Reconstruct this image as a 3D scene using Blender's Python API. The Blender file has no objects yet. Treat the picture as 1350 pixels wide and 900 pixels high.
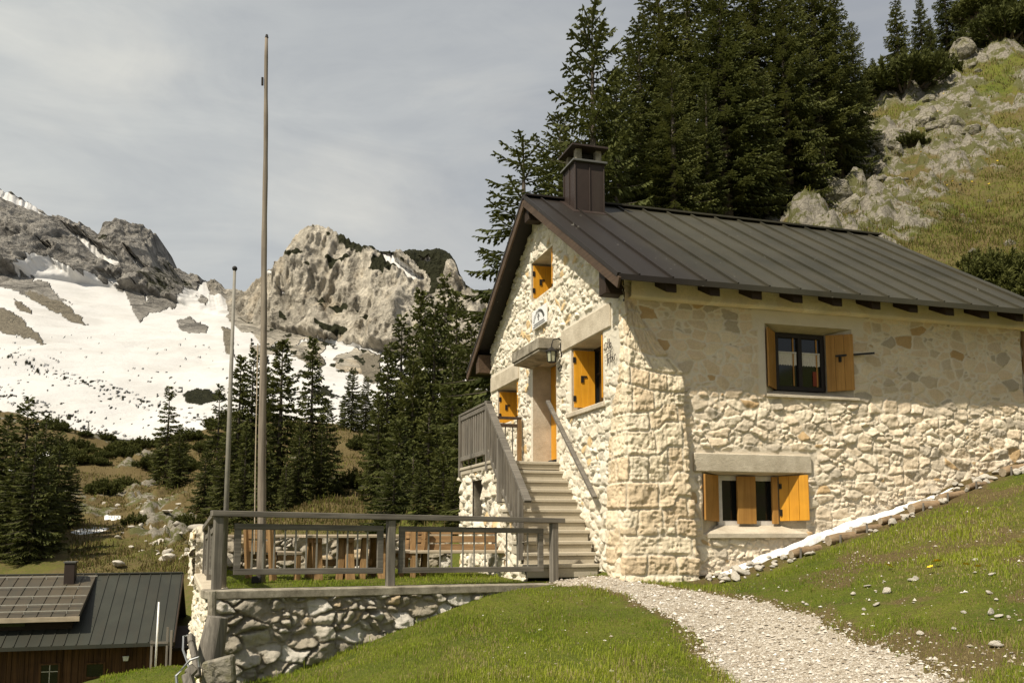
import bpy, bmesh, math, random
import numpy as np
from mathutils import Vector, Matrix
rnd = random.Random(7)
scene = bpy.context.scene
COL = scene.collection
# ------------------------------------------------------------------ camera model
FPX, PPY, HOR = 1190.0, 561.0, 695.0
TH = math.atan((HOR-PPY)/FPX)
FW = np.array([0, math.cos(TH), math.sin(TH)]); UP = np.array([0, -math.sin(TH), math.cos(TH)]); RT = np.array([1., 0, 0])
def ray(px, py): return (px-675)/FPX*RT + (PPY-py)/FPX*UP + FW
def atd(px, py, d):
    r = ray(px, py); return r*(d/r[1])
AZ = math.radians(16.95)
GD = np.array([-math.sin(AZ), math.cos(AZ), 0]); LD = np.array([math.cos(AZ), math.sin(AZ), 0])
HC = np.array([1.6, 13.49, 0.0])
def H2W(u, v, z=0.0): return HC + u*LD + v*GD + np.array([0, 0, z])
# sun direction (towards the sun) in hut axes, then world
_s = -1.0*LD - 0.62*GD + np.array([0, 0, 1.5]); SUN = _s/np.linalg.norm(_s)
# ------------------------------------------------------------------ object helpers
def tag(o, label=None, cat=None, group=None, kind=None):
    if label: o['label'] = label
    if cat: o['category'] = cat
    if group: o['group'] = group
    if kind: o['kind'] = kind
    return o
def empty(name, loc=(0, 0, 0), rz=0.0):
    o = bpy.data.objects.new(name, None); COL.objects.link(o)
    o.location = Vector([float(c) for c in loc]); o.rotation_euler = (0, 0, rz); o.empty_display_size = 0.2
    return o
def link_mesh(name, me, mat, parent=None):
    o = bpy.data.objects.new(name, me); COL.objects.link(o)
    if mat:
        for m in (mat if isinstance(mat, (list, tuple)) else [mat]): me.materials.append(m)
    if parent: o.parent = parent
    return o
def np_mesh(name, V, Fq, mat, parent=None, smooth=True, attrs=None, mi=None):
    """V (n,3), Fq (m,k) int array of equal-size polygons"""
    V = np.ascontiguousarray(V, dtype=np.float32); Fq = np.ascontiguousarray(Fq, dtype=np.int32)
    me = bpy.data.meshes.new(name); n, k = Fq.shape
    me.vertices.add(len(V)); me.vertices.foreach_set('co', V.ravel())
    me.loops.add(n*k); me.loops.foreach_set('vertex_index', Fq.ravel())
    me.polygons.add(n)
    me.polygons.foreach_set('loop_start', np.arange(0, n*k, k, dtype=np.int32))
    me.polygons.foreach_set('loop_total', np.full(n, k, dtype=np.int32))
    me.polygons.foreach_set('use_smooth', np.full(n, smooth, dtype=bool))
    if mi is not None: me.polygons.foreach_set('material_index', np.asarray(mi, dtype=np.int32))
    for an, av in (attrs or {}).items():
        a = me.attributes.new(an, 'FLOAT', 'POINT'); a.data.foreach_set('value', np.ascontiguousarray(av, dtype=np.float32))
    me.update(calc_edges=True); me.validate()
    return link_mesh(name, me, mat, parent)
class MB:
    """collects polygons of any size, then builds ONE mesh object"""
    def __init__(s): s.v = []; s.f = []
    def poly(s, pts):
        i = len(s.v); s.v += [tuple(float(c) for c in p) for p in pts]; s.f.append(tuple(range(i, i+len(pts)))); return s
    def hexa(s, P):   # 8 points: bottom 4 ccw, top 4 ccw
        i = len(s.v); s.v += [tuple(float(c) for c in p) for p in P]
        for q in ((3, 2, 1, 0), (4, 5, 6, 7), (0, 1, 5, 4), (1, 2, 6, 5), (2, 3, 7, 6), (3, 0, 4, 7)): s.f.append(tuple(i+a for a in q))
        return s
    def box(s, x0, x1, y0, y1, z0, z1):
        return s.hexa([(x0, y0, z0), (x1, y0, z0), (x1, y1, z0), (x0, y1, z0), (x0, y0, z1), (x1, y0, z1), (x1, y1, z1), (x0, y1, z1)])
    def bar(s, a, b, w, h, up=(0, 0, 1)):   # rectangular bar from a to b
        a = Vector(a); b = Vector(b); d = (b-a).normalized(); u = Vector(up)
        if abs(d.dot(u)) > 0.95: u = Vector((1, 0, 0))
        x = d.cross(u).normalized(); y = x.cross(d).normalized()
        P = []
        for c in (a, b):
            P += [c-x*w/2-y*h/2, c+x*w/2-y*h/2, c+x*w/2+y*h/2, c-x*w/2+y*h/2]
        return s.hexa(P)
    def tube(s, pts, rad, n=8, cap=True):
        pts = [Vector(p) for p in pts]; rad = rad if isinstance(rad, (list, tuple)) else [rad]*len(pts)
        base = len(s.v)
        for k, p in enumerate(pts):
            d = (pts[min(k+1, len(pts)-1)]-pts[max(k-1, 0)]).normalized()
            u = Vector((0, 0, 1)) if abs(d.z) < 0.9 else Vector((0, 1, 0))
            x = d.cross(u).normalized(); y = x.cross(d)
            for j in range(n):
                a = 2*math.pi*j/n; q = p+(x*math.cos(a)+y*math.sin(a))*rad[k]; s.v.append(tuple(q))
        for k in range(len(pts)-1):
            for j in range(n):
                a = base+k*n+j; b = base+k*n+(j+1) % n; s.f.append((a, b, b+n, a+n))
        if cap:
            s.f.append(tuple(base+j for j in range(n))[::-1]); e = base+(len(pts)-1)*n; s.f.append(tuple(e+j for j in range(n)))
        return s
    def build(s, name, mat, parent=None, bevel=0.0, smooth=False, jitter=0.0):
        me = bpy.data.meshes.new(name); me.from_pydata(s.v, [], s.f); me.update()
        if bevel or True:
            bm = bmesh.new(); bm.from_mesh(me)
            bmesh.ops.recalc_face_normals(bm, faces=bm.faces)
            if bevel: bmesh.ops.bevel(bm, geom=[e for e in bm.edges if e.is_manifold], offset=bevel, segments=1, affect='EDGES', clamp_overlap=True)
            bm.to_mesh(me); bm.free()
        for p in me.polygons: p.use_smooth = smooth
        return link_mesh(name, me, mat, parent)
def copy_tree(o, parent=None):
    c = o.copy(); COL.objects.link(c)
    if parent: c.parent = parent
    for ch in o.children: copy_tree(ch, c)
    return c
# ------------------------------------------------------------------ numpy noise
def _h(*ints, seed=0):
    x = np.full(np.shape(ints[0]), (seed*0x9E3779B1) & 0xFFFFFFFF, dtype=np.uint32)
    for k, a in enumerate(ints):
        x = (x ^ (np.asarray(a).astype(np.int64) & 0xFFFFFFFF).astype(np.uint32)) * np.uint32([0x85EBCA6B, 0xC2B2AE35, 0x27D4EB2F][k % 3])
        x ^= x >> np.uint32(15); x = x*np.uint32(0x2C1B3C6D); x ^= x >> np.uint32(12)
    x = x*np.uint32(0x297A2D39); x ^= x >> np.uint32(15)
    return x.astype(np.float64)/4294967295.0
def vn2(x, y, seed=0):
    xi = np.floor(x); yi = np.floor(y); fx = x-xi; fy = y-yi
    fx = fx*fx*(3-2*fx); fy = fy*fy*(3-2*fy)
    a = _h(xi, yi, seed=seed); b = _h(xi+1, yi, seed=seed); c = _h(xi, yi+1, seed=seed); d = _h(xi+1, yi+1, seed=seed)
    return (a*(1-fx)+b*fx)*(1-fy)+(c*(1-fx)+d*fx)*fy
def fbm2(x, y, o=4, seed=0, ridged=False):
    s = 0; a = 1; t = 0
    for k in range(o):
        n = vn2(x*2**k+17.3*k, y*2**k-9.1*k, seed+k)
        if ridged: n = 1-np.abs(2*n-1)
        s = s+a*n; t += a; a *= 0.5
    return s/t
def vn3(x, y, z, seed=0):
    xi = np.floor(x); yi = np.floor(y); zi = np.floor(z); fx = x-xi; fy = y-yi; fz = z-zi
    fx = fx*fx*(3-2*fx); fy = fy*fy*(3-2*fy); fz = fz*fz*(3-2*fz); r = 0
    for dx in (0, 1):
        for dy in (0, 1):
            for dz in (0, 1):
                w = (fx if dx else 1-fx)*(fy if dy else 1-fy)*(fz if dz else 1-fz)
                r = r+w*_h(xi+dx, yi+dy, zi+dz, seed=seed)
    return r
def fbm3(x, y, z, o=4, seed=0, ridged=False):
    s = 0; a = 1; t = 0
    for k in range(o):
        n = vn3(x*2**k+7.7*k, y*2**k-3.1*k, z*2**k+5.2*k, seed+k)
        if ridged: n = 1-np.abs(2*n-1)
        s = s+a*n; t += a; a *= 0.55
    return s/t
def sst(a, b, x):
    t = np.clip((x-a)/(b-a), 0, 1); return t*t*(3-2*t)
def vor2(x, y, seed=0, jit=0.85, brick=0.0):
    xi = np.floor(x); yi = np.floor(y)
    F1 = np.full(x.shape, 9.0); F2 = F1.copy(); ID = np.zeros(x.shape); DX = ID.copy(); DY = ID.copy()
    for dx in ((-1, 0, 1) if not brick else (-2, -1, 0, 1)):
        for dy in (-1, 0, 1):
            cx = xi+dx; cy = yi+dy
            px = cx+0.5+brick*np.mod(cy, 2)+jit*(_h(cx, cy, seed=seed)-0.5); py = cy+0.5+jit*(_h(cx, cy, seed=seed+1)-0.5)
            d = np.hypot(x-px, y-py); r = _h(cx, cy, seed=seed+2)
            n = d < F1
            F2 = np.where(n, F1, np.minimum(F2, d)); ID = np.where(n, r, ID); DX = np.where(n, x-px, DX); DY = np.where(n, y-py, DY); F1 = np.where(n, d, F1)
    return F1, F2, ID, DX, DY
def rubble(x, y, sx, sy, seed, depth, joint=0.16, warp=0.25, tilt=0.5, rough=0.0, soft=1.0, jit=0.85, brick=0.0):
    """stone relief: returns height, random id per stone, mortar mask"""
    wx = (fbm2(x/sx*0.9, y/sy*0.9, 5, seed+50)-0.5)*2*warp; wy = (fbm2(x/sx*0.9+40, y/sy*0.9+9, 5, seed+60)-0.5)*2*warp
    X = x/sx+wx; Y = y/sy+wy
    F1, F2, ID, DX, DY = vor2(X, Y, seed, jit, brick)
    # some stones split in two
    G1, G2, ID2, EX, EY = vor2(X*1.9+3.3, Y*1.9-1.7, seed+7)
    sp = ID < 0.28
    e = np.where(sp, np.minimum(F2-F1, (G2-G1)/1.9), F2-F1); ID = np.where(sp, (ID*3.57+ID2) % 1.0, ID)
    e = e+0.05*(fbm2(x/sx*5, y/sy*5, 3, seed+77)-.5); m = sst(joint*0.35/soft, joint*soft, e)
    r2 = (ID*7.31) % 1.0; r3 = (ID*13.7) % 1.0; r4 = (ID*29.3) % 1.0
    dome = np.clip(e/0.55, 0, 1)**0.5
    h = m*(0.35+0.65*r2)*depth*(0.55+0.45*dome) + m*depth*tilt*((r3-0.5)*DX+(r4-0.6)*DY)*1.6
    h = h + depth*0.35*m*(fbm2(x/sx*3.3, y/sy*3.3, 4, seed+70)-0.5)*1.6 + depth*0.10*(fbm2(x*14, y*14, 3, seed+80)-0.5)
    if rough: h = h+rough*((fbm2(x*4.5, y*6, 5, seed+81, True)-.6)+.55*(fbm2(x*13, y*15, 4, seed+83, True)-.6))*(.45+.55*m)
    return h, ID, 1-m
def ashlar(x, y, rows, wid, seed, depth, joint=0.03):
    rows = np.asarray(rows); k = np.clip(np.searchsorted(rows, y, side='right')-1, 0, len(rows)-2)
    y = y + 0.06*(fbm2(x*2.3, y*2.3, 3, seed+5)-0.5) + 0.16*(sst(.35, .65, vn2(x*1.9, np.floor(y*1.1), seed+6))-.5)
    k = np.clip(np.searchsorted(rows, y, side='right')-1, 0, len(rows)-2)
    w = wid*(0.75+0.6*_h(k, k*0, seed=seed)); off = _h(k, k*0+1, seed=seed)*5
    X = x/w+off + 0.10*(fbm2(x*2.5+8, y*2.5, 3, seed+9)-0.5)
    c = np.floor(X); jl = 0.35*(_h(c, k, seed=seed+3)-0.5); jr = 0.35*(_h(c+1, k, seed=seed+3)-0.5)
    left = X < c+jl+0.0; c = np.where(X < c+np.maximum(jl, 0)*0, c, c)
    fx = X-c; dl = fx-jl*0.5-0.0; dr = 1+jr*0.5-fx
    ex = np.minimum(np.abs(dl), np.abs(dr))*w; ey = np.minimum(y-rows[k], rows[k+1]-y)
    e = np.minimum(ex, ey) - 0.012*fbm2(x*9, y*9, 3, seed+33)
    ID = _h(c + (fx > 1+jr*0.5) - (fx < jl*0.5), k, seed=seed+4)
    m = sst(joint*0.3, joint, e)
    h = m*depth*(0.22+0.6*((ID*9.7) % 1))+depth*1.1*m*(fbm2(x*5, y*6, 5, seed+20)-0.5)
    pit = sst(0.62, 0.75, fbm2(x*12, y*16, 4, seed+44)); h = h-0.35*depth*pit*m
    return h, ID, 1-m
def grid_lines(lo, hi, step, cuts=()):
    b = sorted(set([lo, hi]+[c for c in cuts if lo < c < hi])); out = []
    for a, c in zip(b[:-1], b[1:]):
        n = max(1, int(round((c-a)/step))); out += list(np.linspace(a, c, n, endpoint=False))
    return np.array(out+[hi])
def grid_faces(nu, nv, keep=None):
    i = np.arange(nu-1)[:, None]*nv+np.arange(nv-1)[None, :]
    q = np.stack([i, i+nv, i+nv+1, i+1], -1).reshape(-1, 4)
    return q if keep is None else q[keep.ravel()]
def compact(V, Fq, attrs):
    used = np.unique(Fq); m = np.full(len(V), -1, dtype=np.int64); m[used] = np.arange(len(used))
    return V[used], m[Fq], {k: a[used] for k, a in attrs.items()}
# ------------------------------------------------------------------ materials
class NT:
    def __init__(s, name):
        s.m = bpy.data.materials.new(name); s.m.use_nodes = True; s.t = s.m.node_tree; s.t.nodes.clear()
        s.out = s.t.nodes.new('ShaderNodeOutputMaterial'); s.b = s.n('ShaderNodeBsdfPrincipled'); s.l(s.b.outputs[0], s.out.inputs[0])
        s.tc = None
    def n(s, ty, **kw):
        nd = s.t.nodes.new(ty)
        for k, v in kw.items(): setattr(nd, k, v)
        return nd
    def l(s, a, b): s.t.links.new(a, b)
    def set(s, sock, v):
        if hasattr(v, 'is_output') or isinstance(v, bpy.types.NodeSocket): s.l(v, sock)
        elif isinstance(v, (tuple, list)) and len(v) == 3 and sock.type == 'RGBA': sock.default_value = (*v, 1)
        else: sock.default_value = v
    def obj(s):
        if not s.tc: s.tc = s.n('ShaderNodeTexCoord')
        return s.tc.outputs['Object']
    def attr(s, name):
        a = s.n('ShaderNodeAttribute'); a.attribute_name = name; return a.outputs['Fac']
    def noise(s, scale, detail=4, rough=0.55, vec=None, stretch=None, out='Fac', dist=0.0):
        vec = vec or s.obj()
        if stretch:
            mp = s.n('ShaderNodeMapping'); mp.inputs['Scale'].default_value = stretch; s.l(vec, mp.inputs[0]); vec = mp.outputs[0]
        nd = s.n('ShaderNodeTexNoise'); nd.inputs['Scale'].default_value = scale; nd.inputs['Detail'].default_value = detail; nd.inputs['Roughness'].default_value = rough
        nd.inputs['Distortion'].default_value = dist
        s.l(vec, nd.inputs['Vector']); return nd.outputs[out]
    def vor(s, scale, feature='F1', out='Distance', vec=None):
        nd = s.n('ShaderNodeTexVoronoi'); nd.feature = feature; nd.inputs['Scale'].default_value = scale; s.l(vec or s.obj(), nd.inputs['Vector']); return nd.outputs[out]
    def ramp(s, fac, stops, interp='LINEAR'):
        r = s.n('ShaderNodeValToRGB'); cr = r.color_ramp; cr.interpolation = interp
        while len(cr.elements) < len(stops): cr.elements.new(0.5)
        for e, (p, c) in zip(cr.elements, stops):
            e.position = p; e.color = (*(c if isinstance(c, (tuple, list)) else (c, c, c)), 1)
        s.l(fac, r.inputs[0]); return r.outputs[0]
    def mix(s, fac, a, b, mode='MIX'):
        m = s.n('ShaderNodeMix', data_type='RGBA'); m.blend_type = mode
        s.set(m.inputs[0], fac); s.set(m.inputs[6], a); s.set(m.inputs[7], b); return m.outputs[2]
    def math(s, op, a, b=0.0, clamp=False):
        m = s.n('ShaderNodeMath', operation=op); m.use_clamp = clamp; s.set(m.inputs[0], a); s.set(m.inputs[1], b); return m.outputs[0]
    def bump(s, h, strength=0.5, dist=0.02):
        b = s.n('ShaderNodeBump'); b.inputs['Strength'].default_value = strength; b.inputs['Distance'].default_value = dist; s.l(h, b.inputs['Height']); s.l(b.outputs[0], s.b.inputs['Normal'])
    def done(s, col=None, rough=0.8, spec=0.3, metal=0.0):
        if col is not None: s.set(s.b.inputs['Base Color'], col)
        s.set(s.b.inputs['Roughness'], rough); s.b.inputs['Specular IOR Level'].default_value = spec; s.b.inputs['Metallic'].default_value = metal
        return s.m
def stone_mat(name, tints, mortar, bumps=0.5, stain=0.5, mort_keep=0.0):
    t = NT(name); sid = t.attr('stone'); mo = t.attr('mort')
    c = t.ramp(sid, tints, 'CONSTANT')
    n1 = t.noise(5, 6, 0.65); n2 = t.noise(38, 4, 0.7)
    c = t.mix(0.5, c, t.ramp(n1, [(0.25, (0.86, 0.83, 0.78)), (0.75, (1.2, 1.18, 1.14))]), 'MULTIPLY')
    c = t.mix(0.55, c, t.ramp(n2, [(0.3, 0.8), (0.6, 1.12)]), 'MULTIPLY')
    if name == 'side_limestone': c = t.mix(t.math('MULTIPLY', t.attr('dull'), .62), c, t.mix(1.0, c, t.ramp(t.math('FRACT', t.math('MULTIPLY', sid, 7.7)), [(0.0, (0.60, 0.56, 0.50)), (0.4, (0.82, 0.76, 0.68)), (0.8, (0.70, 0.62, 0.50)), (1.0, (0.9, 0.86, 0.8))]), 'MULTIPLY'))  # stones get darker on the upper part of the side wall
    c = t.mix(t.math('MULTIPLY', mo, 1.0-mort_keep), c, t.mix(t.noise(9, 4), mortar, tuple(a*0.86 for a in mortar)))
    st = t.ramp(t.noise(1.3, 5, 0.7), [(0.5, 1.0), (0.8, (0.72, 0.65, 0.53))])
    c = t.mix(stain, c, st, 'MULTIPLY')
    t.bump(t.math('ADD', t.noise(45, 5, 0.7), t.math('MULTIPLY', t.noise(160, 2), 0.4)), bumps, 0.02)
    return t.done(c, 0.92, 0.15)
def wood_mat(name, a, b, axis='Z', rough=0.75, scale=1.0, spec=0.25, bump=0.35, plank=None):
    t = NT(name); st = {'X': (1.2, 30, 30), 'Y': (30, 1.2, 30), 'Z': (30, 30, 1.2)}[axis]
    st = tuple(v*scale for v in st)
    n = t.noise(1.0, 5, 0.65, stretch=st, dist=0.4); big = t.noise(2.5, 3)
    c = t.mix(t.ramp(n, [(0.3, 0.0), (0.72, 1.0)]), a, b)
    c = t.mix(0.5, c, t.ramp(big, [(0.3, 0.62), (0.7, 1.2)]), 'MULTIPLY')
    oi = t.n('ShaderNodeObjectInfo'); c = t.mix(0.35, c, t.ramp(oi.outputs['Random'], [(0, 0.7), (1, 1.25)]), 'MULTIPLY')
    t.bump(n, bump, 0.006)
    return t.done(c, rough, spec)
M = {}
M['gable'] = stone_mat('gable_limestone', [(0, (0.74, 0.68, 0.55)), (0.2, (0.68, 0.62, 0.50)), (0.4, (0.76, 0.71, 0.59)), (0.6, (0.70, 0.635, 0.505)), (0.8, (0.60, 0.55, 0.45)), (0.95, (0.62, 0.46, 0.25))], (0.74, 0.68, 0.555), 0.5, 0.25)
M['longw'] = stone_mat('side_limestone', [(0, (0.82, 0.71, 0.545)), (0.22, (0.77, 0.65, 0.49)), (0.42, (0.84, 0.74, 0.58)), (0.6, (0.80, 0.67, 0.50)), (0.78, (0.64, 0.555, 0.43)), (0.91, (0.52, 0.46, 0.365)), (0.96, (0.56, 0.40, 0.22))], (0.77, 0.675, 0.53), 0.5, 0.35)
M['ashlar'] = stone_mat('corner_limestone', [(0, (0.76, 0.66, 0.49)), (0.25, (0.70, 0.58, 0.41)), (0.5, (0.78, 0.69, 0.53)), (0.75, (0.68, 0.55, 0.38))], (0.75, 0.67, 0.53), 0.7, 0.45)
M['retain'] = stone_mat('grey_fieldstone', [(0, (0.40, 0.36, 0.29)), (0.2, (0.31, 0.28, 0.225)), (0.4, (0.47, 0.435, 0.365)), (0.6, (0.36, 0.32, 0.25)), (0.8, (0.55, 0.52, 0.46)), (0.93, (0.45, 0.36, 0.24))], (0.33, 0.29, 0.225), 0.8, 0.6)
t = NT('concrete'); n = t.noise(3, 6, 0.65); f = t.noise(60, 4, 0.7)
c = t.mix(t.ramp(n, [(.35, 0.0), (.65, 1.0)]), (0.47, 0.405, 0.30), (0.66, 0.585, 0.455)); c = t.mix(0.5, c, t.ramp(f, [(0.3, 0.65), (0.7, 1.12)]), 'MULTIPLY'); t.bump(t.math('ADD', f, t.math('MULTIPLY', t.noise(14, 5, .7), .9)), 0.6, 0.02); M['concrete'] = t.done(c, 0.9, 0.15)
t = NT('weathered_concrete'); n = t.noise(4, 6, 0.7); f = t.noise(50, 4, 0.7)
c = t.mix(t.ramp(n, [(0.35, 0.0), (0.65, 1.0)]), (0.15, 0.13, 0.095), (0.40, 0.36, 0.28)); c = t.mix(0.5, c, t.ramp(f, [(0.3, 0.6), (0.7, 1.15)]), 'MULTIPLY'); t.bump(f, 0.5, 0.01); M['oldconc'] = t.done(c, 0.92, 0.15)
t = NT('step_stone'); n = t.noise(3, 6, 0.65); f = t.noise(70, 4, 0.7)
c = t.mix(n, (0.40, 0.355, 0.27), (0.52, 0.465, 0.36)); c = t.mix(0.55, c, t.ramp(f, [(0.3, 0.65), (0.7, 1.15)]), 'MULTIPLY'); t.bump(f, 0.4, 0.008); M['step'] = t.done(c, 0.9, 0.15)
M['greywood'] = wood_mat('weathered_grey_wood', (0.085, 0.076, 0.062), (0.235, 0.212, 0.175), 'X')
M['greywoodz'] = wood_mat('weathered_grey_post', (0.085, 0.076, 0.062), (0.25, 0.225, 0.185), 'Z')
M['brownwood'] = wood_mat('brown_larch', (0.15, 0.085, 0.036), (0.33, 0.20, 0.088), 'X')
M['brownwoodz'] = wood_mat('brown_larch_upright', (0.17, 0.095, 0.038), (0.37, 0.23, 0.10), 'Z')
M['tablewood'] = wood_mat('bleached_wood', (0.30, 0.24, 0.16), (0.50, 0.42, 0.31), 'X')
M['shutter'] = wood_mat('varnished_orange_wood', (0.60, 0.26, 0.014), (0.74, 0.36, 0.024), 'Z', 0.5, 0.8, 0.4, 0.15)
M['shuttershade'] = wood_mat('shaded_varnished_wood', (0.35, 0.17, 0.038), (0.52, 0.275, 0.072), 'Z', 0.6, 0.8, 0.3, 0.2)  # the orange shutter wood again, browner: shade put into its colour
M['darkwood'] = wood_mat('dark_stained_wood', (0.018, 0.012, 0.008), (0.05, 0.03, 0.018), 'X', 0.7)
M['barge'] = wood_mat('bargeboard_wood', (0.05, 0.032, 0.02), (0.11, 0.072, 0.045), 'Y', 0.7)
M['log'] = wood_mat('log_bark', (0.17, 0.11, 0.06), (0.40, 0.29, 0.175), 'X')
M['barnwood'] = wood_mat('barn_boards', (0.045, 0.022, 0.01), (0.17, 0.085, 0.035), 'Z', 0.8, 0.35)
M['polewood'] = wood_mat('pole_wood', (0.13, 0.105, 0.08), (0.34, 0.29, 0.225), 'Z', 0.8, 0.6)
def flat(name, col, rough=0.6, spec=0.3, metal=0.0, nz=12, amt=0.35):
    t = NT(name); n = t.noise(nz, 5, 0.6); c = t.mix(n, tuple(a*(1-amt) for a in col), tuple(a*(1+amt) for a in col)); t.bump(n, 0.1, 0.004); return t.done(c, rough, spec, metal)
M['iron'] = flat('black_iron', (0.018, 0.016, 0.014), 0.55)
M['steel'] = flat('galvanised_steel', (0.30, 0.31, 0.31), 0.42, 0.5, 0.6)
M['rod'] = flat('grey_painted_rod', (0.22, 0.205, 0.17), 0.6)
M['frame'] = flat('dark_window_frame', (0.022, 0.016, 0.013), 0.5)
M['whiteframe'] = flat('white_window_frame', (0.60, 0.56, 0.50), 0.6)
M['signwhite'] = flat('enamel_white', (0.78, 0.78, 0.76), 0.45)
M['ink'] = flat('grey_paint_lettering', (0.16, 0.16, 0.15), 0.7)
M['inkdark'] = flat('dark_lettering', (0.06, 0.05, 0.04), 0.8)
M['curtain'] = flat('lace_curtain', (0.62, 0.58, 0.50), 0.9, 0.1, 0, 60)
M['redcloth'] = flat('red_cloth', (0.22, 0.05, 0.025), 0.9)
M['lampglass'] = flat('lantern_glass', (0.38, 0.38, 0.26), 0.2, 0.5)
M['dark'] = flat('dark_interior', (0.02, 0.017, 0.013), 0.9)
M['gutter'] = flat('pale_metal_rail', (0.42, 0.40, 0.34), 0.5, 0.4, 0.3)
t = NT('window_glass'); t.b.inputs['Base Color'].default_value = (0.012, 0.013, 0.012, 1); M['glass'] = t.done(None, 0.06, 0.5)
def roof_mat(name, a, b, c3, seams):
    t = NT(name); n = t.noise(0.55, 5, 0.6); n2 = t.noise(4, 5, 0.65, stretch=(1, 0.15, 0.15)); f = t.noise(30, 4)
    c = t.mix(t.ramp(n, [(0.4, 0.0), (0.62, 1.0)]), a, b); c = t.mix(t.math('MULTIPLY', t.ramp(n2, [(0.45, 0.0), (0.75, 1.0)]), 0.6), c, c3)
    c = t.mix(0.3, c, t.ramp(f, [(0.3, 0.7), (0.7, 1.2)]), 'MULTIPLY')
    if seams:    # the sheets near the gable are browner and newer
        sx = t.n('ShaderNodeSeparateXYZ'); t.l(t.obj(), sx.inputs[0])
        k = t.math('ADD', t.math('MULTIPLY', sx.outputs[0], 0.30), t.math('MULTIPLY', t.noise(0.5, 3), 0.6))
        c = t.mix(t.ramp(k, [(0.45, 1.0), (0.95, 0.0)]), c, t.mix(n2, (0.014, 0.0115, 0.0095), (0.028, 0.022, 0.017)))
        spot = t.math('MULTIPLY', t.ramp(t.noise(9, 2, 0.5), [(0.73, 0.0), (0.76, 1.0)]), 0.5)
        c = t.mix(spot, c, (0.25, 0.24, 0.2))
    t.bump(t.math('ADD', t.noise(1.6, 3), t.math('MULTIPLY', f, 0.05)), 0.25, 0.02)
    return t.done(c, 0.55, 0.22, 0.0)
M['roof'] = roof_mat('patinated_sheet_metal', (0.055, 0.051, 0.034), (0.036, 0.034, 0.022), (0.066, 0.056, 0.034), True)
M['barnroof'] = roof_mat('barn_sheet_metal', (0.043, 0.045, 0.034), (0.033, 0.034, 0.026), (0.046, 0.04, 0.028), False)
M['dormerroof'] = roof_mat('aged_dormer_sheet', (0.085, 0.068, 0.044), (0.062, 0.052, 0.036), (0.05, 0.052, 0.04), False)
M['chimney'] = roof_mat('brown_sheet_metal', (0.032, 0.022, 0.018), (0.045, 0.032, 0.026), (0.05, 0.04, 0.03), False)
M['lead'] = flat('grey_flashing', (0.10, 0.10, 0.09), 0.55, 0.4)
# --- ground
def ground_mat(name, near):
    t = NT(name); rock = t.attr('rock'); dry = t.attr('dry')
    n = t.noise(1.1, 6, 0.62); n2 = t.noise(7, 5, 0.7); n3 = t.noise(45, 3, 0.7)
    g = t.mix(t.ramp(n, [(0.35, 0.0), (0.65, 1.0)]), (0.075, 0.10, 0.015), (0.14, 0.15, 0.025))
    br = t.mix(n2, (0.085, 0.062, 0.026), (0.18, 0.138, 0.062))
    d2 = t.math('ADD', dry, t.math('MULTIPLY', t.math('SUBTRACT', n2, 0.5), 1.3), True)
    c = t.mix(t.ramp(d2, [(0.3, 0.0), (0.7, 1.0)]), g, br)
    c = t.mix(0.7, c, t.ramp(n3, [(0.3, 0.45), (0.7, 1.3)]), 'MULTIPLY')
    rk = t.mix(t.noise(3, 6, 0.7), (0.11, 0.10, 0.075), (0.38, 0.345, 0.28)); rk = t.mix(0.6, rk, t.ramp(t.noise(16, 5, 0.7), [(0.3, 0.5), (0.65, 1.2)]), 'MULTIPLY'); ck = t.ramp(t.vor(3.2, 'DISTANCE_TO_EDGE', vec=t.mix(.4, t.obj(), t.noise(2.0, 4, .7, out='Color'), 'ADD')), [(0.0, .25), (0.12, 1.0)]); rk = t.mix(.5, rk, ck, 'MULTIPLY'); moss = t.ramp(t.noise(1.1, 5, .75), [(.475, 0.0), (.53, 1.0)]); rk = t.mix(t.math('MULTIPLY', moss, .85), rk, (0.075, 0.078, 0.018))
    r2 = t.math('ADD', rock, t.math('MULTIPLY', t.math('SUBTRACT', t.noise(2.2, 6, 0.75), 0.5), 0.9), True)
    c = t.mix(t.ramp(r2, [(0.42, 0.0), (0.58, 1.0)]), c, rk)
    sn = t.attr('snowpatch'); c = t.mix(t.ramp(sn, [(0.45, 0.0), (0.55, 1.0)]), c, (0.80, 0.79, 0.77))
    t.bump(t.math('ADD', n2, t.math('MULTIPLY', n3, 0.5)), 0.9, 0.06)
    return t.done(c, 0.95, 0.1)
M['ground'] = ground_mat('meadow', True)
t = NT('gravel'); v = t.vor(55, out='Color'); d = t.vor(55, 'DISTANCE_TO_EDGE'); n = t.noise(2.2, 5, 0.65)
hs = t.n('ShaderNodeSeparateColor'); t.l(v, hs.inputs[0])
c = t.ramp(hs.outputs[0], [(0.0, (0.26, 0.215, 0.155)), (0.5, (0.44, 0.385, 0.30)), (1.0, (0.62, 0.57, 0.48))]); c = t.mix(0.6, c, t.ramp(d, [(0.0, 0.4), (0.12, 1.0)]), 'MULTIPLY')
c = t.mix(t.ramp(n, [(0.5, 0.0), (0.8, 0.7)]), c, (0.25, 0.19, 0.12)); t.bump(d, 0.8, 0.02); M['gravel'] = t.done(c, 0.95, 0.12)
t = NT('pebble'); oi = t.attr('rnd'); c = t.ramp(oi, [(0.0, (0.27, 0.225, 0.165)), (0.4, (0.46, 0.405, 0.325)), (0.8, (0.60, 0.55, 0.47)), (1.0, (0.74, 0.71, 0.65))]); c = t.mix(0.4, c, t.ramp(t.noise(60, 3), [(0.3, 0.6), (0.7, 1.15)]), 'MULTIPLY'); M['pebble'] = t.done(c, 0.9, 0.15)
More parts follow.
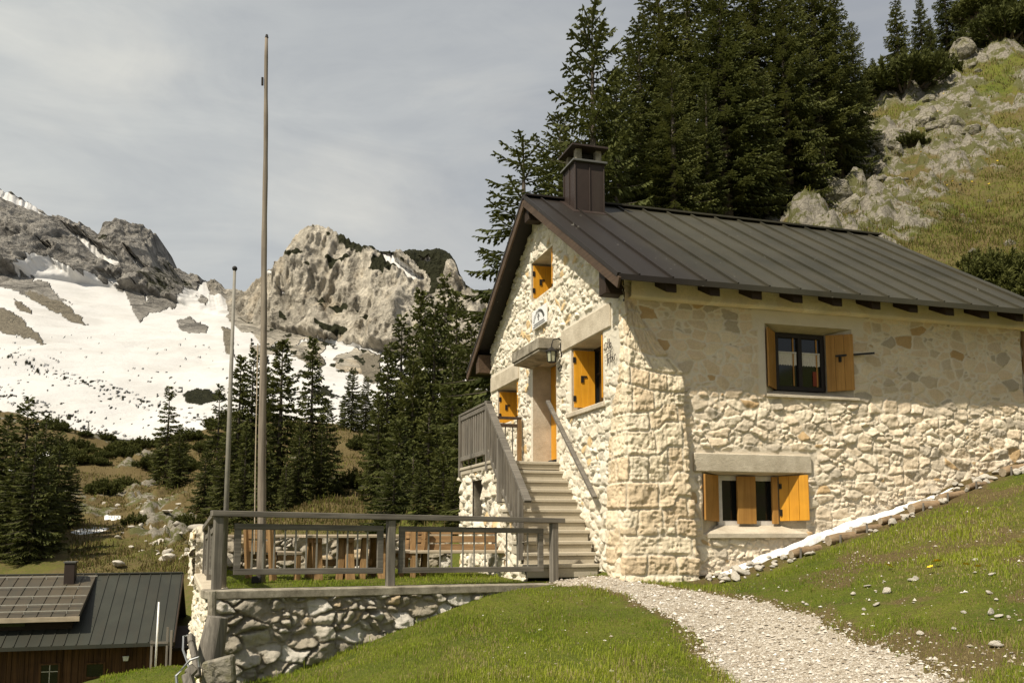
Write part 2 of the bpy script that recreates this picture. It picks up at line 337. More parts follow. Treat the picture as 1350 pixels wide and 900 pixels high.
t = NT('loose_rock'); n = t.noise(9, 6, 0.7); n2 = t.noise(2, 4); oi = t.n('ShaderNodeObjectInfo')
c = t.mix(n, (0.36, 0.325, 0.26), (0.68, 0.63, 0.54)); c = t.mix(0.5, c, t.ramp(oi.outputs['Random'], [(0, 0.7), (1, 1.25)]), 'MULTIPLY'); t.bump(n, 0.7, 0.03); M['rock'] = t.done(c, 0.92, 0.12)
t = NT('mossy_crag'); n = t.noise(3.0, 7, 0.72); ck = t.ramp(t.vor(2.2, 'DISTANCE_TO_EDGE', vec=t.mix(.3, t.obj(), t.noise(2.0, 4, .7, out='Color'), 'ADD')), [(0.0, .2), (0.10, 1.0)])
c = t.mix(n, (0.13, 0.12, 0.09), (0.40, 0.365, 0.295)); c = t.mix(.35, c, ck, 'MULTIPLY'); c = t.mix(t.math('MULTIPLY', t.ramp(t.noise(1.6, 5, .75), [(.47, 0.0), (.6, 1.0)]), .75), c, (0.09, 0.088, 0.022)); t.bump(t.math('ADD', n, t.math('MULTIPLY', ck, .4)), 0.9, 0.12); M['crag'] = t.done(c, 0.95, 0.08)
t = NT('old_snow'); n = t.noise(7, 5, 0.6); n2 = t.noise(40, 4, 0.7); c = t.mix(t.ramp(n2, [(0.6, 0.0), (0.85, 1.0)]), (0.86, 0.855, 0.84), (0.55, 0.5, 0.42)); t.bump(n, 0.6, 0.05); M['snow'] = t.done(c, 0.7, 0.25)
# --- foliage
def leaf_mat(name, a, b, tr=0.25):
    t = NT(name); k = t.attr('rnd'); oi = t.n('ShaderNodeObjectInfo')
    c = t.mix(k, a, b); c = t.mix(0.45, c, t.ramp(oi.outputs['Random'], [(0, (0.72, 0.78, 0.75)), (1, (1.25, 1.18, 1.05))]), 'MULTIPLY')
    m = t.done(c, 0.75, 0.15)
    tl = t.n('ShaderNodeBsdfTranslucent'); t.l(c, tl.inputs[0]); mx = t.n('ShaderNodeMixShader'); mx.inputs[0].default_value = tr
    t.l(t.b.outputs[0], mx.inputs[1]); t.l(tl.outputs[0], mx.inputs[2]); t.l(mx.outputs[0], t.out.inputs[0]); return m
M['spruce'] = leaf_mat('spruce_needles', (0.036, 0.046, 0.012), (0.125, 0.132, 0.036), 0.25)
M['pine'] = leaf_mat('dwarf_pine_needles', (0.032, 0.042, 0.010), (0.09, 0.095, 0.024), 0.2)
M['grass'] = leaf_mat('grass_blades', (0.13, 0.20, 0.018), (0.37, 0.41, 0.05), 0.45)
M['slopegrass'] = leaf_mat('slope_turf_blades', (0.055, 0.07, 0.010), (0.17, 0.17, 0.028), 0.3)
M['slopedry'] = leaf_mat('dry_slope_blades', (0.085, 0.063, 0.024), (0.23, 0.18, 0.08), 0.3)
M['drygrass'] = leaf_mat('dry_grass_blades', (0.20, 0.15, 0.055), (0.46, 0.38, 0.19), 0.3)
M['flower'] = flat('yellow_petals', (0.75, 0.52, 0.03), 0.7)
t = NT('spruce_bark'); n = t.noise(1.0, 5, 0.7, stretch=(14, 14, 2.5)); c = t.mix(n, (0.055, 0.042, 0.032), (0.20, 0.17, 0.14)); t.bump(n, 0.6, 0.02); M['bark'] = t.done(c, 0.95, 0.1)
# --- mountain
t = NT('mountain'); sn = t.attr('snow'); vg = t.attr('veg'); sc = t.attr('scree')
geo = t.n('ShaderNodeNewGeometry'); pos = geo.outputs['Position']
n = t.noise(0.012, 8, 0.68, vec=pos); n2 = t.noise(0.06, 7, 0.72, vec=pos, stretch=(1, 1, 0.45)); n3 = t.noise(0.25, 5, 0.7, vec=pos)
wm = t.attr('warm')
rk = t.mix(t.ramp(n2, [(0.3, 0.0), (0.68, 1.0)]), t.mix(wm, (0.17, 0.16, 0.142), (0.37, 0.335, 0.27)), t.mix(wm, (0.46, 0.43, 0.375), (0.72, 0.655, 0.53))); rk = t.mix(t.math('MULTIPLY', wm, t.ramp(n, [(0.52, 0.0), (0.7, 0.7)])), rk, (0.56, 0.43, 0.26))
def cracks(sc, st, wd):
    mp = t.n('ShaderNodeMapping'); mp.inputs['Scale'].default_value = st; mp.inputs['Rotation'].default_value = (0, .35, 0); t.l(pos, mp.inputs[0])
    wa = t.mix(.12, mp.outputs[0], t.noise(.03, 5, .7, vec=pos, out='Color'), 'LINEAR_LIGHT') if False else mp.outputs[0]
    ad = t.n('ShaderNodeVectorMath', operation='MULTIPLY_ADD'); t.l(t.noise(.05, 5, .7, vec=pos, out='Color'), ad.inputs[0]); ad.inputs[1].default_value = (22, 22, 22); t.l(wa, ad.inputs[2])
    return t.ramp(t.vor(sc, 'DISTANCE_TO_EDGE', vec=ad.outputs[0]), [(0.0, 0.0), (wd, 1.0)])
k1 = cracks(.022, (1, .4, .45), .10); k2 = cracks(.06, (1, .4, .6), .12)
rk = t.mix(0.62, rk, t.mix(.5, k1, k2), 'MULTIPLY')
rk = t.mix(0.5, rk, t.ramp(n3, [(0.3, 0.55), (0.65, 1.2)]), 'MULTIPLY')
scr = t.mix(n3, (0.15, 0.13, 0.095), (0.30, 0.265, 0.20))
c = t.mix(sc, rk, scr)
v2 = t.math('ADD', vg, t.math('MULTIPLY', t.math('SUBTRACT', n2, 0.5), 1.2), True); c = t.mix(t.ramp(v2, [(0.45, 0.0), (0.6, 1.0)]), c, t.mix(n3, (0.016, 0.018, 0.011), (0.05, 0.05, 0.026)))
s2 = t.math('ADD', sn, t.math('MULTIPLY', t.math('SUBTRACT', n2, 0.5), 0.55), True); c = t.mix(t.ramp(s2, [(0.46, 0.0), (0.54, 1.0)]), c, t.mix(t.ramp(t.noise(0.02, 6, .7, vec=pos, stretch=(1, .35, 2.0)), [(.45, 0.0), (.75, .8)]), (0.56, 0.55, 0.525), (0.40, 0.385, 0.35)))  # streaky grey in the snow: dirt together with painted gully shading
t.bump(t.math('MULTIPLY', t.math('ADD', t.math('ADD', n2, t.math('MULTIPLY', k1, .35)), t.math('MULTIPLY', n3, .5)), t.math('SUBTRACT', 1.08, sn)), 1.0, 8.0); M['mount'] = t.done(c, 0.95, 0.05)
# ------------------------------------------------------------------ terrain
def hut(u, v, z): return tuple(H2W(u, v, z))
_cp = []
def cp(px, py, d): _cp.append(tuple(atd(px, py, d)))
def cz(x, y, z): _cp.append((x, y, z))
for u, z in ((1.34, -.66), (2.34, -.35), (3.74, .06), (5.24, .56), (7.59, 1.25), (9.0, 1.65)):
    _cp.append(hut(u, -0.05, z)); _cp.append(hut(u, -0.75, z-0.13))
for a in ((760, 757, 14.2), (740, 770, 13.3), (800, 762, 13.2), (860, 775, 12.6), (900, 790, 11.8), (1000, 850, 10.1), (1060, 900, 8.8), (790, 768, 12.9), (700, 775, 13.0), (640, 783, 12.9), (560, 815, 12.55), (500, 836, 12.3), (380, 889, 11.6), (310, 905, 11.2),
          (675, 900, 8.6), (500, 900, 9.3), (800, 850, 10.0), (900, 850, 9.9), (720, 820, 11.2), (1350, 720, 11.2), (1350, 800, 9.0), (1350, 900, 7.2), (1150, 760, 11.2), (1150, 850, 9.1), (1250, 760, 10.5), (1250, 690, 13.0), (1350, 640, 13.6), (1050, 780, 11.2),
          (240, 880, 13.5), (110, 899, 15.0), (200, 905, 12.0), (170, 893, 14.2), (0, 960, 14.0),
          (240, 760, 42), (150, 740, 45), (240, 700, 58), (100, 700, 58), (200, 660, 75), (120, 650, 78), (80, 745, 48), (20, 745, 48), (-200, 745, 48), (230, 735, 48),
          (150, 612, 95), (230, 640, 85), (60, 580, 110), (0, 548, 130), (100, 568, 125), (150, 590, 130), (200, 598, 135), (-200, 520, 130), (0, 548, 185), (100, 575, 185), (200, 610, 185), (-200, 540, 185),
          (300, 640, 70), (430, 562, 110), (460, 620, 75), (480, 572, 100), (420, 662, 50), (350, 560, 130), (560, 735, 30), (560, 705, 40), (450, 720, 36), (650, 712, 30), (620, 730, 24), (350, 735, 36), (400, 735, 30), (560, 668, 50), (600, 660, 46), (620, 650, 60), (650, 640, 44), (350, 580, 185), (450, 590, 185), (640, 600, 110), (640, 610, 185), (280, 562, 135),
          (700, 560, 42), (800, 470, 42), (900, 375, 43), (1000, 310, 46), (800, 420, 90), (900, 350, 90), (800, 450, 185), (1000, 330, 185),
          (1340, 378, 26), (1340, 200, 45), (1320, 35, 66), (1200, 205, 48), (1220, 105, 62), (1100, 240, 47), (1040, 288, 43), (1150, 135, 58), (1260, 75, 64), (1110, 180, 60), (1320, 30, 90), (1200, 130, 90), (1100, 240, 90), (1320, 100, 185), (1100, 280, 185),
          (1250, 330, 30), (1500, 320, 28), (1500, 120, 50), (1700, 100, 60), (1500, 30, 90), (1500, 640, 12), (1550, 760, 9), (1600, 880, 7), (1900, 600, 12), (1900, 100, 60)): cp(*a)
for a in ((0, 0, -1.65), (2, 4, -1.65), (0.3, 6, -1.66), (-3, 3, -1.9), (4, 3, -1.3), (-3, 7, -1.95), (6, 5, -0.6), (-8, 10, -2.6), (-8, 5, -2.5), (0, -10, -2.2), (-10, -8, -3), (10, -8, 0), (0, -60, -4), (-60, -40, -8), (60, -40, 10), (-60, 10, -6), (70, 10, 26), (0, -180, -6), (-180, 0, -6), (180, 0, 40),
          (-1.6, 21, -1.9), (-3, 24, -2.2), (0.3, 24, -1.6), (-2, 30, -1.6), (1.5, 30, -.8), (-4.9, 14, -2.45), (-6.2, 17.5, -2.6), (-2, 18.8, -2.0), (-5, 30, -3.4), (0, 26, -0.5), (-12.5, 30, -6.3), (-18, 29.5, -6.4), (-8.5, 30, -5.6), (-13, 36, -4.6), (-17, 38, -4.2), (-10, 25, -5.6), (-17, 24, -6.3), (-12, 20, -4.6), (-25, 30, -6.5), (-9.5, 17, -3.7)): cz(*a)
for u, v, z in ((0, 9, -.6), (4, 9, 1.4), (7.7, 9, 3.4), (4, 16, 3.6), (9, 16, 7.2), (9, 3, 2.3), (11, 0, 2.5), (0, 16, 0.6), (-1.5, 7, -1.6), (0.3, -.3, -.75), (-.6, 1.0, -.74)): _cp.append(hut(u, v, z))
CP = np.array(_cp)
def warp(x, y):
    r = np.hypot(x, y)+1e-6; k = 12*np.log1p(r/12)/r; return np.stack([x*k, y*k], -1)
def tps(d): return np.where(d > 0, d*d*np.log(d+1e-9), 0)
_q = warp(CP[:, 0], CP[:, 1]); _n = len(CP)
_A = np.zeros((_n+3, _n+3)); _A[:_n, :_n] = tps(np.linalg.norm(_q[:, None]-_q[None], axis=-1))+np.eye(_n)*0.012
_A[:_n, _n] = 1; _A[:_n, _n+1:] = _q; _A[_n, :_n] = 1; _A[_n+1:, :_n] = _q.T
_w = np.linalg.solve(_A, np.concatenate([CP[:, 2], [0, 0, 0]]))
def rbf(x, y):
    q = warp(x, y); out = np.empty(len(x))
    for a in range(0, len(x), 40000):
        b = q[a:a+40000]; d = np.sqrt(((b[:, None]-_q[None])**2).sum(-1)); out[a:a+40000] = tps(d)@_w[:_n]+_w[_n]+b@_w[_n+1:]
    return out
def projpx(x, y, z):
    dd = y*FW[1]+z*FW[2]; dd = np.where(dd > .1, dd, .1)
    return 675+FPX*x/dd, PPY-FPX*(y*UP[1]+z*UP[2])/dd
# terrace outline
TA = np.array([-3.62, 11.2]); TB = np.array([0.66, 13.62]); WD = np.array([-0.35, 0.937])
AB = (TB-TA)/np.linalg.norm(TB-TA); ABL = np.linalg.norm(TB-TA); ABN = np.array([AB[1], -AB[0]])     # ABN points to the camera
TD = TA+WD*6.2
TE = H2W(-1.2, 5.4)[:2]; TF = H2W(-0.02, 0.9)[:2]; TFC = H2W(-0.1, 0.45)[:2]
TERR = np.array([TA, TB, TFC, TF, H2W(-.02, 5.4)[:2], TE, TD])
def inpoly(x, y, P):
    c = np.zeros(x.shape, bool); j = len(P)-1
    for i in range(len(P)):
        a, b = P[i], P[j]; j = i
        t = ((a[1] > y) != (b[1] > y)) & (x < (b[0]-a[0])*(y-a[1])/(b[1]-a[1]+1e-12)+a[0]); c ^= t
    return c
def segdist(x, y, P, W=None):
    best = np.full(x.shape, 1e9); bw = np.zeros(x.shape)
    for i in range(len(P)-1):
        a = np.array(P[i]); b = np.array(P[i+1]); ab = b-a; t = np.clip(((x-a[0])*ab[0]+(y-a[1])*ab[1])/(ab@ab), 0, 1)
        d = np.hypot(x-a[0]-t*ab[0], y-a[1]-t*ab[1]); w = (W[i]*(1-t)+W[i+1]*t) if W else 1.0
        s = d/w; n = s < best; best = np.where(n, s, best)
    return best
PATH = [tuple(atd(*a)[:2]) for a in ((738, 764, 13.7), (800, 766, 13.0), (862, 780, 12.3), (935, 802, 11.3), (1004, 842, 10.1), (1068, 900, 8.9))]+[(2.70, 6.6), (1.8, 3), (1.2, -2)]
PATHW = [0.30, 0.36, 0.42, 0.56, 0.66, 0.74, 0.78, 0.9, 1.0]
def path_mask(x, y):
    s = segdist(x, y, PATH, PATHW); return s + 0.6*(fbm2(x*1.3, y*1.3, 5, 311)-0.5) + 0.45*(fbm2(x*6, y*6, 3, 321)-0.5)
def worn(x, y, px): return .85*sst(.54, .68, fbm2(x*1.25+3, y*1.25, 5, 517))*sst(1010, 1130, px)
def ground_h(x, y, base=None):
    x = np.asarray(x, float); y = np.asarray(y, float); z = rbf(x, y) if base is None else base; r = np.hypot(x, y)
    z = z+0.10*sst(3, 9, r)*(fbm2(x*0.7, y*0.7, 4, 11)-0.5)+0.03*(fbm2(x*3.2, y*3.2, 3, 15)-0.5)
    far = sst(22, 60, r); z = z+far*1.6*(fbm2(x*0.11, y*0.11, 5, 19)-0.5)+far*0.5*(fbm2(x*0.5, y*0.5, 4, 23)-0.5)
    px, py = projpx(x, y, z)
    rm = rockmask(x, y, px, py)*sst(20, 30, r); F1, F2, ID, _a, _b = vor2(x*.55+.5*fbm2(x*.5, y*.5, 3, 25), y*.55+.5*fbm2(x*.5+9, y*.5, 3, 26), 28)
    z = z+rm*(1.5*(fbm2(x*0.28, y*0.28, 5, 27, True)-0.55)+0.9*(fbm2(x*1.1, y*1.1, 5, 29, True)-0.5)+sst(.0, .35, F2-F1)*(.2+.9*ID)*.8)
    z = z+sst(24, 30, r)*(px > 900)*.35*(fbm2(x*1.3, y*1.3, 4, 30)-.5)
    ins = inpoly(x, y, TERR); z = np.where(ins, np.minimum(z, -0.98), z)
    return z
def rockmask(x, y, px, py):
    r = np.hypot(x, y)
    a = np.array([1040, 285.]); b = np.array([1330, 60.]); ab = b-a; t = np.clip(((px-a[0])*ab[0]+(py-a[1])*ab[1])/(ab@ab), -0.2, 1.2)
    d = np.hypot(px-a[0]-t*ab[0], (py-a[1]-t*ab[1]))
    side = (px-a[0])*ab[1]-(py-a[1])*ab[0]
    m = sst(175, 50, d)*sst(26, 32, r)*(px > 900)
    m = m*(0.15+0.46*sst(0.39, 0.57, fbm2(x*0.16+5, y*0.16, 3, 401))+0.78*sst(0.46, 0.68, fbm2(x*0.75, y*0.75+.4*x, 5, 403)))
    m = np.maximum(m, 0.55*(px > 1000)*sst(26, 32, r)*sst(0.62, 0.75, fbm2(x*0.35+9, y*0.35, 4, 411)))
    # rocky track on the far left slope
    tr = np.minimum(np.hypot((px-215)/55, (py-690)/36), np.hypot((px-170)/75, (py-655)/10)); far = (px < 620)*sst(40, 50, r)
    m = np.maximum(m, far*sst(1.35, 0.5, tr)*(0.08+0.8*sst(0.45, 0.68, fbm2(x*0.6, y*0.6, 4, 421))))
    m = np.maximum(m, far*0.6*sst(0.62, 0.74, fbm2(x*0.3, y*0.16, 5, 431)))
    return m
def build_ground():
    azd = np.concatenate([np.arange(-180, -62, 6), np.arange(-62, -36, .6), np.arange(-36, 36, .17), np.arange(36, 64, .6), np.arange(64, 181, 6)]); azr = np.radians(azd)
    rr = np.concatenate([[0.05], np.exp(np.arange(math.log(.6), math.log(6), .05)), np.exp(np.arange(math.log(6), math.log(195), .0078))])
    A, Rr = np.meshgrid(azr, rr, indexing='ij'); x = (Rr*np.sin(A)).ravel(); y = (Rr*np.cos(A)).ravel()
    z = ground_h(x, y); px, py = projpx(x, y, z); r = np.hypot(x, y)
    rk = rockmask(x, y, px, py)
    uv = np.stack([x-HC[0], y-HC[1]], -1); hu = uv@LD[:2]; hv = uv@GD[:2]
    dry = 0.30+0.5*sst(1000, 1350, px)*sst(10, 6, r)*0+0.42*(fbm2(x*0.5, y*0.5, 4, 501)-0.5)
    dry = dry+0.12*sst(1040, 1250, px)*(r < 20)-0.10*(px < 900)*(r < 20)+0.16*sst(24, 40, r)+0.30*sst(24, 30, r)*(px > 900)*(fbm2(x*0.3, y*0.3, 4, 503)-.42)*2+0.18*((px < 640)&(r > 60))+0.3*(px < 640)*sst(85, 105, r)
    pm = path_mask(x, y); dry = dry+0.55*sst(1.5, 1.0, pm)*(r < 20)
    wn_ = worn(x, y, px); dry = dry+.65*wn_*(r < 20)+.14*((px < 640)&(r > 35))
    dry = np.where((hv > -1.1) & (hv < 0.2) & (hu > 0.8) & (hu < 9), dry+0.45*sst(-1.1, -.6, hv), dry)
    sp = np.maximum(sst(1.3, .8, np.hypot((px-118)/24, (py-699+(px-118)*0.12)/4.0)), sst(1.3, .8, np.hypot((px-147)/12, (py-682)/3)))*(r > 40)
    sp = np.maximum(sp, (px < 640)*(r > 75)*sst(0.77, 0.80, fbm2(x*0.2, y*0.2, 4, 511)))
    nA, nR = len(azd), len(rr); Fq = grid_faces(nA, nR); V = np.stack([x, y, z], -1)
    pf = pm[Fq].mean(1) < 1.0; pf &= (r[Fq].mean(1) < 16)
    at = dict(rock=rk, dry=np.clip(dry, 0, 1), snowpatch=sp)
    v1, f1, a1 = compact(V, Fq[~pf], at); tag(np_mesh('ground', v1, f1, M['ground'], attrs=a1), kind='structure')
    v2, f2, a2 = compact(V, Fq[pf], at); tag(np_mesh('gravel_path', v2, f2, M['gravel'], attrs=a2), kind='structure')
build_ground()
def gz(x, y): return float(ground_h(np.array([x]), np.array([y]))[0])
# ------------------------------------------------------------------ mountains behind
def poly_mask(px, py, polys, soft=0):
    m = np.zeros(px.shape, bool)
    for P in polys: m |= inpoly(px, py, np.array(P, float))
    return m.astype(float)
RIDGE_SNOW = [[(-60, 230), (0, 250), (30, 262), (84, 296), (80, 301), (55, 290), (20, 274), (-60, 250)], [(93, 306), (112, 314), (135, 328), (166, 352), (163, 362), (150, 357), (128, 340), (106, 322)], [(177, 340), (192, 348), (206, 363), (198, 364), (183, 352)], [(70, 335), (88, 340), (86, 345), (74, 342)], [(140, 366), (165, 368), (168, 374), (150, 378)], [(506, 334), (516, 336), (522, 347), (545, 363), (558, 366), (556, 374), (540, 373), (522, 362), (510, 350)], [(552, 342), (570, 345), (571, 352), (560, 350)], [(350, 354), (368, 356), (366, 361), (352, 360)], [(185, 380), (198, 392), (194, 395)], [(262, 372), (275, 372), (275, 400), (258, 395)], [(370, 382), (377, 386), (375, 389)]]
def build_mountain():
    xs = np.concatenate([np.arange(-420, -20, 8), np.arange(-20, 660, 1.25), np.arange(660, 1900, 14)])
    sky = [(-420, 190), (-100, 215), (0, 250), (30, 263), (65, 283), (95, 290), (120, 305), (130, 313), (141, 315), (146, 301), (153, 295), (163, 291), (174, 297), (186, 295), (198, 302), (208, 311), (213, 326), (217, 341), (228, 347), (236, 359), (250, 369), (268, 371), (290, 378), (320, 384), (340, 366), (352, 357), (366, 350), (380, 338), (392, 310), (405, 300), (418, 295), (430, 300), (450, 309), (480, 325), (510, 333), (545, 331), (575, 329), (590, 333), (600, 345), (606, 362), (616, 380), (640, 392), (700, 410), (900, 430), (1900, 420)]
    bas = [(-420, 330), (0, 372), (40, 362), (80, 350), (105, 365), (135, 372), (165, 385), (185, 421), (200, 412), (215, 400), (245, 392), (262, 378), (275, 380), (300, 390), (330, 440), (345, 455), (385, 455), (420, 447), (455, 450), (500, 466), (560, 480), (640, 500), (1900, 520)]
    bot = [(-420, 520), (0, 540), (100, 566), (190, 600), (260, 570), (430, 560), (620, 570), (1900, 600)]
    ds = [(-420, 1050), (120, 1100), (250, 1250), (300, 1250), (340, 980), (420, 930), (600, 900), (1900, 900)]
    db = [(-420, 820), (150, 880), (262, 1180), (300, 1180), (345, 800), (600, 760), (1900, 760)]
    f = lambda L: np.interp(xs, [a for a, _ in L], [b for _, b in L])
    ys, yb, yn, dS, dB = f(sky), f(bas), f(bot), f(ds), f(db)
    xw = np.clip(np.searchsorted(xs, xs), 0, len(xs)-1)
    ys = ys+6.0*(fbm2(xs*0.11, xs*0, 4, 601)-0.5)+7*(fbm2(xs*0.30, xs*0, 3, 611)-0.5)
    yex = np.maximum(yb+12*(fbm2(xs*0.06, xs*0, 4, 621)-0.5), ys+1)
    def smooth(a, w):
        xu = np.arange(-420, 1900, 2.0); au = np.interp(xu, xs, a); k = np.hanning(int(w/2)*2+1); k /= k.sum(); p = len(k)//2; return np.interp(xs, xu, np.convolve(np.pad(au, p, 'edge'), k, 'valid'))
    yn = smooth(yn, 220); yb = np.maximum(smooth(yb, 190), ys+1); dB = smooth(dB, 300); dS = smooth(dS, 60)
    segs = [(yn+70, np.full_like(xs, 200.), yn, np.full_like(xs, 400.), 14), (yn, np.full_like(xs, 400.), yb, dB, 150), (yb, dB, ys, dS, 150)]
    Y = []; D = []; Tg = []
    for k, (ya, da, yb_, db_, n) in enumerate(segs):
        for i in range(n):
            t = i/n; Y.append(ya+(yb_-ya)*t); tt = t if k != 2 else t**1.25; D.append(da+(db_-da)*(t**1.7 if k == 1 else tt)); Tg.append(np.full_like(xs, k+t))
    Y.append(ys); D.append(dS); Tg.append(np.full_like(xs, 3.0))
    Y = np.array(Y).T; D = np.array(D).T; Tg = np.array(Tg).T; PX = np.repeat(xs[:, None], Y.shape[1], 1)
    rx = (PX-675)/FPX; ry = (PPY-Y)/FPX; yy = ry*UP[1]+FW[1]; k = D/yy
    P = np.stack([rx*k, D, (ry*UP[2]+FW[2])*k], -1)
    # back of the mountain: falls away behind the ridge
    back = P[:, -1].copy(); b1 = back+np.array([0, 60, -14.]); b2 = back+np.array([0, 300, -130.]); P = np.concatenate([P, b1[:, None], b2[:, None]], 1)
    Tg = np.concatenate([Tg, np.full((len(xs), 1), 3.2), np.full((len(xs), 1), 3.6)], 1); PXf = np.concatenate([PX, PX[:, -1:], PX[:, -1:]], 1); Yf = np.concatenate([Y, Y[:, -1:], Y[:, -1:]], 1)
    nX, nT = PXf.shape; P = P.reshape(-1, 3); tg = Tg.ravel(); px = PXf.ravel(); py = Yf.ravel()
    rockz = sst(1.97, 2.06, tg)*sst(3.6, 3.15, tg); ye = np.interp(px, xs, yex)
    x, y, z = P.T
    cr = fbm3(x*0.010, y*0.010, z*0.013, 6, 701, True)-0.55; cr2 = fbm3(x*0.045, y*0.045, z*0.03, 4, 721, True)-0.5; big = fbm3(x*0.004, y*0.004, z*0.004, 3, 741)-0.5
    ledge = fbm2(x*0.02+z*0.028+fbm2(x*.01, z*.01, 3, 761)*2, z*0.004, 3, 751)-0.5
    fade = sst(3.0, 2.90, tg); fis = fbm2(x*0.020+.6*fbm2(x*.02, z*.02, 3, 733)+.25*z*.02, z*0.0045, 5, 735, True)-.55; fis2 = fbm2(x*0.075-.3*z*.05, z*0.02, 4, 737, True)-.5
    amp = rockz*(.25+.75*sst(8, -6, py-ye))*(26*cr+8*cr2+46*big+22*ledge+52*fis+16*fis2)*(0.20+0.80*fade)
    _wx = px+9*(fbm2(px*0.05, py*0.05, 4, 801)-0.5)+5*(fbm2(px*.2, py*.2, 3, 803)-.5); _wy = py+9*(fbm2(px*0.05+30, py*0.05, 4, 811)-0.5)+5*(fbm2(px*.2, py*.2+9, 3, 805)-.5)
    amp = amp*(1-.8*poly_mask(_wx, _wy, RIDGE_SNOW))
    P[:, 1] -= amp*1.1; P[:, 2] += amp*0.18*fade
    sn_rel = sst(1.0, 1.2, tg)*(1-rockz); P[:, 2] += sn_rel*14*(fbm2(x*0.012, y*0.006, 4, 771)-0.5)
    # ---- where snow lies, where dwarf pine grows, where scree shows (all are features of the mountain itself)
    wx = px+9*(fbm2(px*0.05, py*0.05, 4, 801)-0.5)+5*(fbm2(px*.2, py*.2, 3, 803)-.5); wy = py+9*(fbm2(px*0.05+30, py*0.05, 4, 811)-0.5)+5*(fbm2(px*.2, py*.2+9, 3, 805)-.5)
    snow = (wy+4*(fbm2(px*.3, py*.3, 3, 807)-.5) > ye).astype(float)*(tg < 2.6)
    ridge = RIDGE_SNOW
    snow = np.maximum(snow, poly_mask(wx, wy, ridge))
    rockp = [[(0, 376), (30, 385), (55, 395), (92, 392), (98, 398), (60, 372), (20, 362), (0, 360)], [(234, 420), (248, 413), (258, 422), (276, 430), (270, 446), (252, 442), (236, 432)], [(292, 430), (304, 436), (312, 470), (300, 466)], [(300, 395), (330, 400), (330, 440), (316, 436), (300, 415)], [(262, 388), (275, 392), (270, 402), (260, 398)], [(385, 455), (430, 450), (428, 462), (400, 470), (388, 466)], [(440, 470), (470, 460), (500, 470), (500, 490), (470, 488), (445, 482)], [(330, 455), (370, 455), (365, 468), (335, 470)]]
    rp = poly_mask(wx, wy, rockp); screep = [[(33, 380), (60, 385), (92, 400), (114, 424), (100, 422), (70, 407), (45, 396)], [(-30, 400), (5, 404), (30, 425), (60, 452), (40, 448), (10, 438), (-30, 430)], [(18, 392), (40, 405), (40, 413), (25, 408)], [(292, 430), (304, 436), (312, 470), (300, 466)], [(380, 468), (420, 462), (430, 478), (400, 480)], [(470, 470), (500, 468), (500, 500), (480, 490)]]
    sp = poly_mask(wx, wy, screep)
    snow = snow*(1-np.maximum(rp, sp))
    on = (tg > 1.0) & (tg < 2.0)
    band = np.minimum(np.abs(py-(538+(px-55)*0.42))/14, np.abs(py-(512+(px-150)*0.33))/9); dots = on*sst(1.0, 0.3, band)*sst(0.64, 0.70, fbm2(px*0.2, py*0.42, 3, 831))
    dots = np.maximum(dots, on*sst(0.775, 0.80, fbm2(px*0.16, py*0.3, 4, 841))*sst(420, 520, py)*(px < 330)); dots = np.maximum(dots, on*(px > 330)*sst(0.64, 0.69, fbm2(px*0.1, py*0.2, 4, 851)))
    pinep = [[(238, 514), (262, 509), (292, 511), (300, 520), (280, 522), (262, 530), (244, 526)], [(405, 508), (440, 508), (440, 514), (410, 516)]]
    veg = np.maximum(dots, poly_mask(wx, wy, pinep)); snow = snow*(1-veg)
    vr = rockz*np.maximum(sst(26, 4, py-np.interp(px, xs, ys))*sst(430, 455, px), 0)*(0.4+0.9*(fbm2(px*.06, py*.06, 3, 861)))
    vr = np.maximum(vr, rockz*poly_mask(wx, wy, [[(528, 334), (600, 334), (606, 350), (580, 372), (560, 362), (536, 350)]])*0.9)
    vr = np.maximum(vr, rockz*(px > 370)*0.9*sst(0.60, 0.72, fbm2(px*0.04+3, py*0.055, 4, 871))*(px < 620))
    vr = np.maximum(vr, rockz*(px < 330)*0.55*sst(0.62, 0.75, fbm2(px*0.04+3, py*0.055, 4, 881)))
    veg = np.maximum(veg, vr*(1-snow)); low = sst(1.0, 0.9, tg); veg = np.maximum(veg, low); snow = snow*(1-low)
    tag(np_mesh('mountain', P, grid_faces(nX, nT), M['mount'], attrs=dict(snow=snow, veg=veg, scree=sp, warm=sst(250, 360, px))), kind='structure')
build_mountain()
